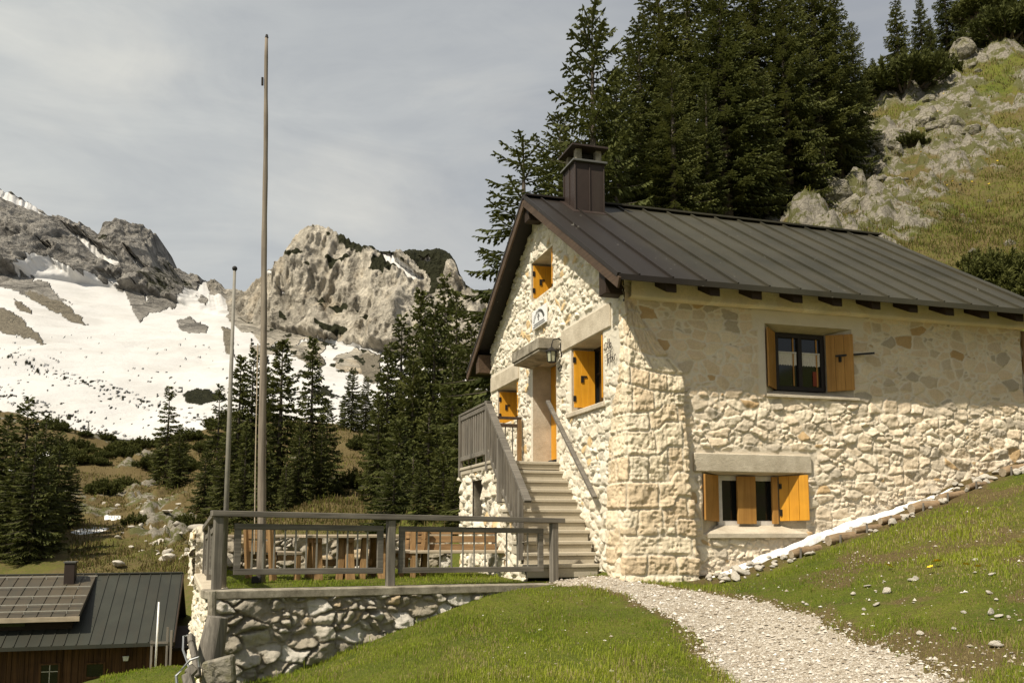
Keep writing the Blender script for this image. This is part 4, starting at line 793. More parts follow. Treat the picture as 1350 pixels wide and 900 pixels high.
ln = tag(empty('wall_lantern', H2W(-.20, 2.42, 3.0), AZ), 'small iron lantern hanging from a scrolled bracket beside the door canopy', 'lantern')
m = MB(); m.tube([(.19, 0, .30), (.12, 0, .34), (.03, 0, .31), (0, 0, .22), (0, 0, .17)], .011, 6); m.tube([(.19, 0, -.22), (.17, 0, -.10), (.185, 0, .05), (.16, 0, .18), (.19, 0, .33)], .012, 6); m.tube([(.19, 0, -.22), (.14, 0, -.25), (.12, 0, -.20), (.16, 0, -.17)], .010, 6); m.build('bracket', M['iron'], ln)
m = MB()
for a_ in range(6):
    c_, s_ = math.cos(a_*math.pi/3), math.sin(a_*math.pi/3); m.tube([(c_*.075, s_*.075, -.09), (c_*.09, s_*.09, .09)], .008, 5)
m.tube([(0, 0, .09), (0, 0, .10), (0, 0, .16), (0, 0, .18)], [.115, .115, .04, .012], 6); m.tube([(0, 0, -.11), (0, 0, -.09)], [.05, .085], 6); m.build('cage', M['iron'], ln)
MB().tube([(0, 0, -.088), (0, 0, .088)], [.068, .083], 6).build('glass', M['lampglass'], ln)
bt = tag(empty('shoes', H2W(.02, 2.86, 1.15), AZ), 'pair of dark shoes left on the doorstep', 'shoes')
for k in (-.06, .07):
    m = MB(); m.hexa([(-.13, k-.045, 0), (.13, k-.04, 0), (.13, k+.04, 0), (-.13, k+.045, 0), (-.11, k-.04, .05), (.12, k-.03, .10), (.12, k+.03, .10), (-.11, k+.04, .05)]); m.build('shoe', M['iron'], bt, .015)
# ------------------------------------------------------------------ terrace
def tri_fan(P, z): return MB().poly([(p[0], p[1], z) for p in P])
def axis_empty(name, p, d): return empty(name, p, math.atan2(d[1], d[0]))
m = tri_fan(TERR, -.80); tf_ = m.build('terrace_floor', M['ground']); tag(tf_, kind='structure')
for an in ('rock', 'dry', 'snowpatch'):
    a = tf_.data.attributes.new(an, 'FLOAT', 'POINT'); a.data.foreach_set('value', [0.35 if an == 'dry' else 0.0]*len(tf_.data.vertices))
def sheet_wall(name, p0, d, length, nrm, zlo, zhi, seed, depth, sx, sy, par, batter=0.0, mat='retain', step=.016, tilt=1.5, joint=.12, rough=.05):
    """one-sided stone face along d from p0 (world), in the local frame of par"""
    a = grid_lines(0, length, step); z = grid_lines(zlo, 0, step)
    A, Z = np.meshgrid(a, z, indexing='ij'); A = A.ravel(); Z = Z.ravel()
    h, sid, mo = rubble(A, Z, sx, sy, seed, depth, joint, .42, tilt, rough, 1.3)
    zt = np.interp(A, [0, length], [zhi[0], zhi[1]])
    W = np.stack([p0[0]+d[0]*A+nrm[0]*(h-batter*Z), p0[1]+d[1]*A+nrm[1]*(h-batter*Z), zt+Z], -1)
    inv = np.array(par.matrix_basis.inverted()); V = W@inv[:3, :3].T+inv[:3, 3]
    return np_mesh(name, V, grid_faces(len(a), len(z)), M[mat], par, attrs=dict(stone=sid, mort=mo))
rw = tag(axis_empty('retaining_wall', (TA[0], TA[1], -.80), AB), 'grey fieldstone retaining wall holding up the terrace, with a concrete coping', 'wall')
bpy.context.view_layer.update()
A0 = TA+ABN*0.16-AB*0.10
sheet_wall('front_face', A0, AB, ABL-.02, ABN, -2.1, (-.855, -.92), 205, .10, .32, .20, rw, .03, rough=.06)
LN = np.array([-WD[1], WD[0]])
sheet_wall('left_face', A0+WD*0.03, WD, 6.1, LN, -2.6, (-.86, -.86), 215, .045, .30, .20, rw, .05, 'gable', rough=.05)
m = MB(); L = ABL+.10
m.hexa([(-.16, -.24, -.055), (L, -.24, -.125), (L, .12, -.125), (-.16, .12, -.055), (-.16, -.24, .05), (L, -.24, -.015), (L, .12, -.015), (-.16, .12, .05)])
m.build('coping', M['oldconc'], rw, .012)
m = MB(); a_ = np.array([0.0, 0.02]);
wl_ = np.array([WD@AB, WD@np.array([-AB[1], AB[0]])])   # wall direction in local frame
def lw_(t, o, z): q = wl_*t+np.array([wl_[1], -wl_[0]])*o; return (q[0], q[1], z)
m.hexa([lw_(.1, -.17, -.06), lw_(.1, .16, -.06), lw_(4.15, .16, -.06), lw_(4.15, -.17, -.06), lw_(.1, -.17, .055), lw_(.1, .16, .055), lw_(4.15, .16, .055), lw_(4.15, -.17, .055)]); m.build('side_coping', M['concrete'], rw, .02)
# parapet: raised stone wall at the far left and along the back
pw = tag(axis_empty('parapet_wall', (TD[0], TD[1], -.80), LD), 'low rubble parapet at the back of the terrace behind the benches, with a pale board on top', 'wall')
bpy.context.view_layer.update()
P0 = TD+WD*0.0
RN = -LN
sheet_wall('corner_face', TA+WD*4.15+RN*.14, WD, 2.05, RN, -.85, (-.0, -.12), 226, .055, .36, .24, pw, 0, 'gable')
sheet_wall('corner_outer_face', TA+WD*4.15-RN*.16, WD, 2.25, LN, -.95, (-.0, -.12), 227, .055, .36, .24, pw, 0, 'gable')
nl = -GD[:2]
sheet_wall('back_face', TD+LD[:2]*0.0+nl*.1, LD[:2], 4.75, nl, -.85, (-.19, -.19), 235, .12, .40, .25, pw, 0, 'retain')
sheet_wall('end_face', TA+WD*4.12+RN*.14, -RN, .30, -WD, -.95, (-.0, -.0), 236, .06, .3, .24, pw, 0, 'gable')
bl_ = MB(); bl_.box(-.1, 4.75, -.12, .22, .612, .665); bl_.build('top_board', M['tablewood'], pw, .008)
W2P = np.array(pw.matrix_basis.inverted())
def toP(x, y, z): q = W2P@np.array([x, y, z, 1]); return tuple(q[:3])
m = MB()
def colP(t, o, z): p = TA+WD*t+RN*o; return toP(p[0], p[1], z)
m.hexa([colP(4.15, -.16, -.06), colP(6.3, -.16, -.18), colP(6.3, .15, -.18), colP(4.15, .15, -.06), colP(4.15, -.16, .03), colP(6.3, -.16, -.09), colP(6.3, .15, -.09), colP(4.15, .15, .03)]); m.build('corner_capstone', M['concrete'], pw, .03)
m = MB(); m.hexa([toP(*(TD+GD[:2]*.12), -2.6), toP(*(TD+GD[:2]*.12+LD[:2]*4.7), -2.4), toP(*(TD+LD[:2]*4.7), -2.4), toP(*TD, -2.6), toP(*(TD+GD[:2]*.2), -.2), toP(*(TD+GD[:2]*.2+LD[:2]*4.7), -.2), toP(*(TD+LD[:2]*4.7), -.2), toP(*TD, -.2)]); m.build('core', M['oldconc'], pw)
# ---- fence on the front wall
fe = tag(axis_empty('terrace_fence', (TA[0], TA[1], -.745), AB), 'weathered grey wooden fence with thin metal bars along the front of the terrace', 'fence')
bpy.context.view_layer.update()
def fz(s): return -.07*s/ABL
tp = .955
def fpart(nm, mat, fn, par=fe, bev=.006): m = MB(); fn(m); return m.build(nm, mat, par, bev)
s_mid = ABL*.462
for s in (0.0, s_mid, ABL-.04): fpart('post', M['greywoodz'], lambda m: m.box(s-.055, s+.055, -.05, .05, fz(s)-.02, fz(s)+tp-.075), bev=.008)
fpart('top_rail', M['greywood'], lambda m: m.hexa([(-.09, -.075, tp-.073), (ABL+.12, -.075, tp-.073+fz(ABL)), (ABL+.12, .075, tp-.073+fz(ABL)), (-.09, .075, tp-.073), (-.09, -.075, tp), (ABL+.12, -.075, tp+fz(ABL)), (ABL+.12, .075, tp+fz(ABL)), (-.09, .075, tp)]))
def panel(s0, s1, nb, par, d0=.0, f=fz):
    m = MB(); lo = .165; hi = .80; w_ = .075
    m.hexa([(s0, d0-.025, lo+f(s0)), (s1, d0-.025, lo+f(s1)), (s1, d0+.025, lo+f(s1)), (s0, d0+.025, lo+f(s0)), (s0, d0-.025, lo+w_+f(s0)), (s1, d0-.025, lo+w_+f(s1)), (s1, d0+.025, lo+w_+f(s1)), (s0, d0+.025, lo+w_+f(s0))])
    m.hexa([(s0, d0-.025, hi-w_+f(s0)), (s1, d0-.025, hi-w_+f(s1)), (s1, d0+.025, hi-w_+f(s1)), (s0, d0+.025, hi-w_+f(s0)), (s0, d0-.025, hi+f(s0)), (s1, d0-.025, hi+f(s1)), (s1, d0+.025, hi+f(s1)), (s0, d0+.025, hi+f(s0))])
    for a, b_ in ((s0, s0+.085), (s1-.085, s1)): m.box(a+.001, b_-.001, d0-.022, d0+.022, lo+w_+f(a)-.002, hi-w_+f(a)+.002)
    p = m.build('panel', M['greywood'], par, .004)
    for i in range(nb):
        s = s0+.085+(s1-s0-.17)*(i+1)/(nb+1); m = MB(); m.box(s-.009, s+.009, d0-.009, d0+.009, lo+w_+f(s)-.004, hi-w_+f(s)+.004); m.build('bar', M['rod'], p)
    return p
panel(.20, s_mid-.10, 12, fe, .02); panel(s_mid+.13, ABL-.22, 11, fe, .02)
m = MB()
for s in (.08, .22): m.bar((s, 0, .26), (s+.16, .02, .26), .02, .03); m.bar((s, 0, .70), (s+.16, .02, .70), .02, .03)
se = tag(axis_empty('side_fence', (TA[0], TA[1], -.745), WD), 'grey wooden fence running back along the left edge of the terrace from the corner post', 'fence')
g2 = lambda s: -.19*s/4.1
fpart('top_rail', M['greywood'], lambda m: m.hexa([(.10, -.07, tp-.075), (4.1, -.07, tp-.075+g2(4.1)), (4.1, .07, tp-.075+g2(4.1)), (.10, .07, tp-.075), (.10, -.07, tp-.002), (4.1, -.07, tp+g2(4.1)), (4.1, .07, tp+g2(4.1)), (.10, .07, tp-.002)]), se)
for s in (2.0, 4.0): fpart('post', M['greywoodz'], lambda m: m.box(s-.05, s+.05, -.05, .05, -.02, tp-.077+g2(s)), se)
panel(.22, 1.85, 9, se, 0.0, g2); panel(2.12, 3.88, 9, se, 0.0, g2)
# ---- flag poles
fb = atd(344, 766, 13.25); ft = atd(351.5, 50, 13.3)
fp = tag(empty('flagpole', (fb[0], fb[1], -.80)), 'tall bare wooden flagpole rising from the terrace behind the front fence', 'flagpole')
tvec = ft-np.array([fb[0], fb[1], -.80]); n = 26
m = MB(); m.tube([tuple(tvec*k/n+np.array([.004*math.sin(k*.7), 0, 0])) for k in range(n+1)], [.068-.042*k/n+.0022*math.sin(k*2.1) for k in range(n+1)], 12); m.build('mast', M['polewood'], fp, smooth=True)
m = MB(); m.tube([tuple(tvec*.905+np.array([-.05, -.03, 0])), tuple(tvec*.92+np.array([-.05, -.03, 0]))], .018, 8); m.build('pulley', M['iron'], fp)
m = MB(); m.tube([tuple(tvec*1.0), tuple(tvec*1.0+np.array([0, 0, .05]))], [.03, .018], 8); m.build('mast_cap', M['iron'], fp)
m = MB(); m.tube([tuple(tvec*.05+np.array([-.085, -.05, 0])), tuple(tvec*.2+np.array([-.085, -.05, 0])), tuple(tvec*.42+np.array([-.07, -.05, 0]))], .009, 6); m.build('halyard', M['tablewood'], fp)
m = MB(); m.box(-.12, .02, -.08, .08, 0, .10); m.build('foot_clamp', M['iron'], fp, .01)
sb = atd(297.5, 690, 11.42); stp = atd(309.5, 354, 11.42)
sp_ = tag(empty('small_flagpole', (sb[0], sb[1], -.76)), 'thin grey metal pole with a ball on top, beside the fence corner post', 'flagpole')
m = MB(); v_ = stp-np.array([sb[0], sb[1], -.76]); m.tube([(0, 0, 0), tuple(v_*.5), tuple(v_)], [.036, .030, .019], 10); m.build('mast', M['rod'], sp_, smooth=True)
bm = bmesh.new(); bmesh.ops.create_uvsphere(bm, u_segments=12, v_segments=8, radius=.034, matrix=Matrix.Translation(v_)); me = bpy.data.meshes.new('ball'); bm.to_mesh(me); bm.free(); link_mesh('ball', me, M['iron'], sp_)
# ---- terrace furniture
FZ = -.80
def bench(name, p, rz, length, label, boards=3, H=.80):
    e = tag(empty(name, (p[0], p[1], FZ), rz), label, 'bench', 'benches on the terrace'); hl = length/2
    for i in range(boards):
        z0 = .40+i*(H-.40)/boards+.02; m = MB(); m.hexa([(-hl, .215+i*.02, z0), (hl, .215+i*.02, z0), (hl, .245+i*.02, z0), (-hl, .245+i*.02, z0), (-hl, .235+i*.02, z0+(H-.40)/boards-.025), (hl, .235+i*.02, z0+(H-.40)/boards-.025), (hl, .265+i*.02, z0+(H-.40)/boards-.025), (-hl, .265+i*.02, z0+(H-.40)/boards-.025)])
        m.build('backrest_board', M['brownwood'], e, .005)
    m = MB(); m.box(-hl+.002, hl-.002, -.22, .19, .385, .43); m.build('seat', M['tablewood'], e, .006)
    for x in (-hl+.05, hl-.05):
        m = MB(); m.hexa([(x-.045, .18, -.02), (x+.045, .18, -.02), (x+.045, .27, -.02), (x-.045, .27, -.02), (x-.045, .245, H+.01), (x+.045, .245, H+.01), (x+.045, .33, H+.01), (x-.045, .33, H+.01)]); m.build('rear_leg', M['brownwoodz'], e, .006)
        m = MB(); m.box(x-.045, x+.045, -.20, -.12, -.02, .383); m.build('front_leg', M['brownwoodz'], e, .006)
        m = MB(); m.box(x-.03, x+.03, -.115, .175, .30, .38); m.build('side_brace', M['brownwood'], e, .004)
    return e
pb = atd(606, 755, 14.95); bench('bench', (pb[0], pb[1]), AZ*0.4+math.pi*0.0, 1.62, 'wide brown slatted bench in front of the stair base, facing the fence', 3, .80)
pl_ = atd(362, 755, 14.3); bench('bench', (pl_[0], pl_[1]), math.radians(128), 1.05, 'short brown bench at the left end of the terrace table, beside the flagpole', 2, .80)
pr_ = atd(528, 755, 15.3); bench('bench', (pr_[0], pr_[1]), math.radians(-62), .95, 'small bench half hidden between the table and the wide bench', 2, .78)
tpn = atd(460, 760, 14.5)
tb = tag(empty('picnic_table', (tpn[0], tpn[1], FZ), math.radians(24)), 'heavy wooden terrace table with splayed board legs and a bleached top', 'table')
m = MB()
for k in range(5): m.box(-.73+.01*math.sin(k), .73, -.36+k*.146, -.36+k*.146+.136, .64, .685)
m.build('tabletop', M['tablewood'], tb, .006)
for x in (-.56, -.06, .46):
    for s in (-1, 1):
        m = MB(); y0, y1 = .34*s, .16*s
        m.hexa([(x-.07, y0-.05, -.02), (x+.07, y0-.05, -.02), (x+.07, y0+.05, -.02), (x-.07, y0+.05, -.02), (x-.07, y1-.05, .638), (x+.07, y1-.05, .638), (x+.07, y1+.05, .638), (x-.07, y1+.05, .638)]); m.build('leg', M['brownwoodz'], tb, .008)
    m = MB(); m.box(x-.055, x+.055, -.33, .33, .565, .637); m.build('cross_beam', M['brownwood'], tb, .006)
for x in (-.22, .14):
    m = MB(); m.hexa([(x-.05, -.30, -.02), (x+.05, -.30, -.02), (x+.05, -.22, -.02), (x-.05, -.22, -.02), (x+.02, -.2, .638), (x+.12, -.2, .638), (x+.12, -.12, .638), (x+.02, -.12, .638)]); m.build('brace', M['brownwoodz'], tb, .006)
m = MB(); m.box(-.44, .36, -.045, .045, .20, .30); m.build('stretcher', M['brownwood'], tb, .006)
# ---- old timbers and stone slab leaning at the corner of the retaining wall
def at_(px, py, d): return Vector(atd(px, py, d))
m = MB(); a = at_(279.5, 779, 10.72); b_ = at_(279.5, 850, 10.72); m.tube([tuple(b_), tuple(a)], [.055, .052], 10); tag(m.build('corner_post', M['oldconc'], smooth=False), 'short pale concrete post under the coping at the corner of the retaining wall', 'post')
m = MB(); a = at_(287, 812, 10.45); b_ = at_(274, 880, 10.4); m.tube([tuple(b_), tuple(a.lerp(b_, .5)), tuple(a)], [.155, .145, .12], 9); tag(m.build('tree_stump', M['greywoodz'], bevel=.01), 'upright weathered log stump leaning on the corner of the retaining wall', 'log')
c0 = at_(290, 885, 10.1)
m = MB(); m.hexa([tuple(c0+Vector(v)) for v in ((-.16, -.05, -.45), (.20, -.05, -.45), (.20, .10, -.45), (-.16, .10, -.45), (-.20, -.03, .10), (.13, -.03, .185), (.13, .10, .185), (-.20, .10, .10))])
tag(m.build('stone_slab', M['crag'], bevel=.02), 'grey stone slab standing on edge at the foot of the retaining wall', 'slab')
def sled(pts, w_, h_, label):
    e = tag(empty('sledge_runner', pts[0]), label, 'timber', 'old sledge runners'); P = [Vector(p)-Vector(pts[0]) for p in pts]; m = MB(); k = len(P)
    for i in range(k-1): m.bar(P[i], P[i+1]+(P[i+1]-P[i]).normalized()*.01, w_, h_, (0, 1, 0))
    m.build('runner', M['greywoodz'], e, .012); return e, P
e1, P1 = sled([at_(261, 892, 10.0), at_(258, 868, 10.1), at_(253, 848, 10.2), at_(252, 838, 10.3)], .06, .09, 'curved grey sledge runner with a metal strap, standing against the wall corner')
m = MB(); m.tube([tuple(P1[3]+Vector((.0, -.03, .02))), tuple(P1[3]+Vector((-.075, -.03, .0))), tuple(P1[2]+Vector((-.085, -.03, -.06))), tuple(P1[1]+Vector((-.06, -.03, -.08)))], .012, 6); m.build('strap', M['steel'], e1)
e2, P2 = sled([at_(252, 925, 9.7), at_(251, 905, 9.7), at_(247, 889, 9.75), at_(256, 880, 9.8)], .10, .10, 'shorter broken sledge runner with a bluish metal strap, below the curved one')
m = MB(); m.tube([tuple(P2[0]+Vector((-.11, -.05, 0))), tuple(P2[2]+Vector((-.10, -.05, .0))), tuple(P2[3]+Vector((-.03, -.05, .09))), tuple(P2[3]+Vector((.06, -.05, .12))), tuple(P2[3]+Vector((.07, -.05, .02)))], .016, 6); m.build('strap', M['steel'], e2)
# ---- the strip under the eaves: snow, logs, loose stones
def strip(u, v): p = H2W(u, v); return p[0], p[1]
us = np.linspace(1.25, 5.75, 90); cs = 14
rowsV = []
for i, u in enumerate(us):
    k = (u-1.25)/4.5; wv = (.025+.055*math.sin(math.pi*k)**.7)*(0.4+1.2*float(fbm2(np.array([u*2.2]), np.array([.3]), 3, 9)[0])); vc = -.45-.03*math.sin(u*3)-.02*math.sin(u*7.3); ht = .03+.085*math.sin(math.pi*min(1, k*1.1))**.6*(.6+.8*float(fbm2(np.array([u*3]), np.array([7.]), 3, 10)[0]))
    for j in range(cs+1):
        t_ = j/cs; v = vc+(t_-.5)*2*wv; x, y = strip(u, v); rowsV.append((x, y, ht*math.sin(math.pi*t_)**.8))
R_ = np.array(rowsV); zz = ground_h(R_[:, 0], R_[:, 1]); nz = .05*(fbm2(R_[:, 0]*9, R_[:, 1]*9, 3, 12)-.5)*np.minimum(1, R_[:, 2]*20)
tag(np_mesh('snow_strip', np.stack([R_[:, 0], R_[:, 1], zz-.02+R_[:, 2]+nz], -1), grid_faces(90, cs+1), M['snow']), 'long white strip of old snow at the foot of the side wall', 'snow')
lgs = [((1043, 729), (1081, 726)), ((1092, 713), (1141, 708)), ((1126, 696), (1180, 689)), ((1160, 680), (1204, 673)), ((1201, 663), (1246, 658)), ((1237, 647), (1269, 642)), ((1275, 634), (1308, 629)), ((1321, 613), (1349, 608))]
ORD = ['first', 'second', 'third', 'fourth', 'fifth', 'sixth', 'seventh', 'eighth', 'ninth', 'tenth', 'eleventh', 'twelfth', 'thirteenth', 'fourteenth', 'fifteenth', 'sixteenth', 'seventeenth', 'eighteenth', 'nineteenth', 'twentieth']
def oplane(px, py, v): r = ray(px, py); return r*((GD@HC+v)/(GD@r))
for i, (a, b_) in enumerate(lgs):
    p = Vector(oplane(*a, -.78)); q = Vector(oplane(*b_, -.74)); z_ = [gz(p.x, p.y), gz(q.x, q.y)]
    p.z = z_[0]+.075; q.z = min(z_[1]+.075, p.z+.09) if z_[1] > p.z else p.z+.02
    e = tag(empty('log', p), f'barked log lying in the bank below the side wall, {ORD[i]} from the bottom', 'log', 'logs shoring up the bank under the side wall')
    d_ = q-p; rad = .062+.018*math.sin(i*1.9); m = MB(); m.tube([(0, 0, 0), tuple(d_*.35+Vector((0, 0, .012))), tuple(d_*.7), tuple(d_)], [rad, rad*1.06, rad*.98, rad*.93], 10, False); m.build('bark', M['log'], e, smooth=True)
    x_ = Vector(d_).normalized(); m = MB(); m.tube([tuple(-x_*.004), (0, 0, 0)], [rad*.95, rad], 10); m.build('cut_face', M['tablewood'], e); m = MB(); m.tube([tuple(d_), tuple(d_+x_*.004)], [rad*.93, rad*.9], 10); m.build('cut_face', M['tablewood'], e)
    # stake that holds the log
    m = MB(); s_ = d_*.25+Vector((.0, -rad-.02, 0)); m.tube([tuple(s_+Vector((0, 0, -.22))), tuple(s_+Vector((.01, 0, .07)))], .016, 6); m.build('stake', M['greywoodz'], e)
# ---- rocks: several shapes, each copy a thing
def rock_mesh(seed, flatten=.65):
    bm = bmesh.new(); bmesh.ops.create_icosphere(bm, subdivisions=3, radius=1.0); co = np.array([v.co for v in bm.verts]); r = random.Random(seed)
    for _ in range(9):   # cut facets
        nrm = np.array([r.gauss(0, 1), r.gauss(0, 1), r.gauss(0, 1)]); nrm /= np.linalg.norm(nrm); lim = r.uniform(.55, .85); d = co@nrm; co = co-np.outer(np.maximum(d-lim, 0)*.9, nrm)
    co *= np.array([1, r.uniform(.65, .95), flatten*r.uniform(.8, 1.2)]); co = co*(1+.22*(fbm3(co[:, 0]*2.3+seed, co[:, 1]*2.3, co[:, 2]*2.3, 4, seed)[:, None]-.5))
    for v, c in zip(bm.verts, co): v.co = Vector(c)
    me = bpy.data.meshes.new('rock'); bm.to_mesh(me); bm.free(); me.materials.append(M['rock']); return me
RM = [rock_mesh(40+i, .55+.07*(i % 5)) for i in range(7)]
CM = []
for i in range(5):
    me = rock_mesh(80+i, 1.0); me.materials.clear(); me.materials.append(M['crag']); co = np.zeros(len(me.vertices)*3); me.vertices.foreach_get('co', co); co = co.reshape(-1, 3)
    ck_ = np.floor(co[:, 2:3]*3.0+.6*fbm3(*(co*1.5).T, 3, 90+i)[:, None])/3.0; rad = 1-.16*((ck_*7.3+i*.37) % 1); co = co*np.concatenate([rad, rad, np.ones_like(rad)], 1)+.10*(fbm3(*(co*4).T, 4, 95+i)[:, None]-.5); me.vertices.foreach_set('co', co.ravel()); me.update(); CM.append(me)
def rock(x, y, s, label, group, sink=.25, z=None, ms=None):
    o = bpy.data.objects.new('rock' if ms is None else 'crag', rnd.choice(ms or RM)); COL.objects.link(o); o.location = (x, y, (gz(x, y) if z is None else z)+s*(.55-sink)); o.rotation_euler = (rnd.uniform(-.3, .3), rnd.uniform(-.3, .3), rnd.uniform(0, 6.28)); o.scale = (s, s*rnd.uniform(.7, 1), s*rnd.uniform(.6, .95)); return tag(o, label, 'rock', group)
rnd.seed(21)
for i in range(150):
    u = rnd.uniform(1.15, 7.4); v = VL-.10-abs(rnd.gauss(0, .14)) if rnd.random() < .5 else rnd.uniform(-.98, -.5)
    s = rnd.uniform(.025, .085)*(1.25 if u < 1.9 or u > 5.0 else .9); x, y = strip(u, v); rock(x, y, s, 'pale loose stone in the rubble strip along the foot of the side wall', 'loose stones along the side wall', .1)
for i in range(46):
    px = rnd.uniform(1000, 1348); py = rnd.uniform(735, 895); d = np.interp(py, [640, 720, 800, 900], [13.6, 11.4, 9.6, 7.6]); p = atd(px, py, d)
    if path_mask(np.array([p[0]]), np.array([p[1]]))[0] < 1.05: continue
    rock(p[0], p[1], rnd.uniform(.018, .05), 'small pale stone lying in the grass of the slope right of the path', 'stones in the right-hand meadow', .2)
for (px, py, d, s) in ((1170, 783, 10.4, .07), (1213, 849, 8.9, .05), (1314, 862, 8.1, .07), (1306, 812, 9.0, .06), (1156, 798, 10.1, .05)):
    p = atd(px, py, d); rock(p[0], p[1], s, {1170: 'flat white stone in the grass, largest by the upper bend of the path', 1213: 'rounded pale stone in the grass right of the path', 1314: 'bright stone in the grass at the right edge, lowest of the large ones', 1306: 'pinkish stone in the grass at the right edge, above a bright one', 1156: 'small white stone in the grass just below the flat white one'}[px], 'larger stones in the right-hand meadow', .15)
for (px, py, d, s, lab) in ((222, 748, 46, .55, 'rounded grey boulder in the meadow above the barn roof'), (155, 755, 44, .5, 'flat pale stone just above the ridge of the barn roof'), (210, 712, 55, .5, 'brown boulder on the stony track above the barn'), (262, 690, 58, .7, 'pale boulder at the top of the stony track near the terrace corner')):
    p = atd(px, py, d); rock(p[0], p[1], s, lab, None, .3)
for i in range(60):
    px = rnd.gauss(205, 40); py = rnd.uniform(655, 745); d = np.interp(py, [650, 700, 745], [76, 58, 47]); p = atd(px, py, d)
    if px < 262: rock(p[0], p[1], rnd.uniform(.08, .32), 'small stone scattered over the far meadow below the stony track', 'stones on the far meadow', .3)
for i in range(90):
    t_ = rnd.random(); px = 1045+t_*275+rnd.gauss(0, 38); py = 285-t_*215+rnd.gauss(0, 34)
    if py < 300-(px-1030)*.85-12 or py > 300 or py < 75 or px > 1345: continue
    d = np.interp(py, [30, 105, 200, 300, 378], [66, 60, 46, 36, 27]); d = max(d, 40 if px < 1120 else d); p = atd(px, py, d); rock(p[0], p[1], rnd.uniform(.40, .95), 'grey limestone crag in the rock band on the slope behind the hut', 'crags in the rock band behind the hut', .62, None, CM)
for i in range(60):
    px = rnd.uniform(1040, 1345); py = rnd.uniform(60, 370); 
    if py < 300-(px-1030)*.85 or px < 1060 and py > 290: continue
    d = np.interp(py, [30, 105, 200, 300, 378], [66, 60, 46, 36, 27]); p = atd(px, py, d); rock(p[0], p[1], rnd.uniform(.08, .28), 'grey limestone block on the steep slope behind the hut roof', 'rocks on the slope behind the hut', .45, None, CM)
# ---- the barn down the slope
be = atd(229, 842, 30.5); BZ = be[2]
BN = tag(empty('wooden_barn', (be[0], be[1], BZ), AZ), 'low dark wooden barn with a metal roof and wide dormer, down the slope', 'barn')
RYB, RZB = 4.1, 1.98
def brz(y): return RZB*(1-abs(y-RYB)/RYB)
rf = MB()
for a, b_ in ((-.15, RYB), (RYB, 2*RYB+.15)): rf.hexa([(-15, a, brz(a)-.12), (0, a, brz(a)-.12), (0, b_, brz(b_)-.12), (-15, b_, brz(b_)-.12), (-15, a, brz(a)), (0, a, brz(a)), (0, b_, brz(b_)), (-15, b_, brz(b_))])
x = -.05
while x > -15: rf.bar((x, -.15, brz(-.15)+.012), (x, RYB, brz(RYB)+.012), .03, .035); x -= .36
rf.bar((-15, RYB, RZB+.01), (.0, RYB, RZB+.01), .25, .04)
bro = rf.build('roof', M['barnroof'], BN)
for i in range(1): MB().bar((.02, -.17, brz(-.15)-.09), (.02, RYB, brz(RYB)-.09), .04, .2).build('bargeboard', M['darkwood'], bro)
wl_ = MB()
n = 0; x = -.35
while x > -14.8:
    w_ = .16+.05*math.sin(n*1.7); d_ = .012*(n % 3); wl_.box(x-w_, x-.008, .55-d_, .60, -3.6, -.05); x -= w_; n += 1
wl_.box(-14.8, -.35, .60, 7.6, -3.6, -.06)
bw = wl_.build('wall', M['barnwood'], BN)
def bx(px, py): r = ray(px, py); nrm = GD; t_ = (nrm@be+.5)/(nrm@r); p = r*t_-be; return float(p@LD), float(p[2])
for (xa, ya, xb, yb, lab) in ((52, 874, 78, 905, 'window with pale glazing bars'), (112, 873, 138, 893, None)):
    x0, z1 = bx(xa, ya); x1, z0 = bx(xb, yb); m = MB()
    for p in ((x0, x0+.06, z0, z1), (x1-.06, x1, z0, z1), (x0+.06, x1-.06, z0, z0+.06), (x0+.06, x1-.06, z1-.06, z1)): m.box(p[0], p[1], .48, .54, p[2], p[3])
    w_ = m.build('window', M['barnwood'], BN); w_['label'] = lab or 'plain dark barn window'
    MB().box(x0+.05, x1-.05, .51, .535, z0+.05, z1-.05).build('pane', M['glass'], w_)
    if lab:
        m = MB(); m.box((x0+x1)/2-.012, (x0+x1)/2+.012, .495, .508, z0+.06, z1-.06); m.box(x0+.06, x1-.06, .495, .508, (z0+z1)/2+.1, (z0+z1)/2+.125); m.build('glazing_bar', M['whiteframe'], w_)
# dormer
DX1 = -2.95; y0 = .75; zd = .78
m = MB(); zr = brz(RYB)-.02
m.hexa([(-15, .35, zd-.10), (DX1, .35, zd-.10), (DX1, RYB-.1, zr-.10), (-15, RYB-.1, zr-.10), (-15, .35, zd), (DX1, .35, zd), (DX1, RYB-.1, zr), (-15, RYB-.1, zr)])
x = DX1-.03
while x > -14: m.bar((x, .35, zd+.012), (x, RYB-.1, zr+.012), .03, .035); x -= .42
dm = m.build('dormer', M['dormerroof'], BN); dm['label'] = 'wide shed dormer with a browner roof'
m = MB(); m.hexa([(-15, y0, brz(y0)-.1), (DX1-.25, y0, brz(y0)-.1), (DX1-.25, 3.4, brz(3.4)-.1), (-15, 3.4, brz(3.4)-.1), (-15, y0, zd+.03), (DX1-.25, y0, zd+.03), (DX1-.25, 3.4, zr-.26), (-15, 3.4, zr-.26)]); m.build('dormer_wall', M['darkwood'], dm)
m = MB(); m.box(-15, DX1+.02, .30, .345, zd-.14, zd+.015); m.build('dormer_fascia', M['tablewood'], dm, .004)
x0, z1 = bx(63, 818); 
m = MB(); m.box(-5.75, -4.6, y0-.03, y0-.001, brz(y0)+.12, zd-.12); m.build('dormer_window', M['glass'], dm)
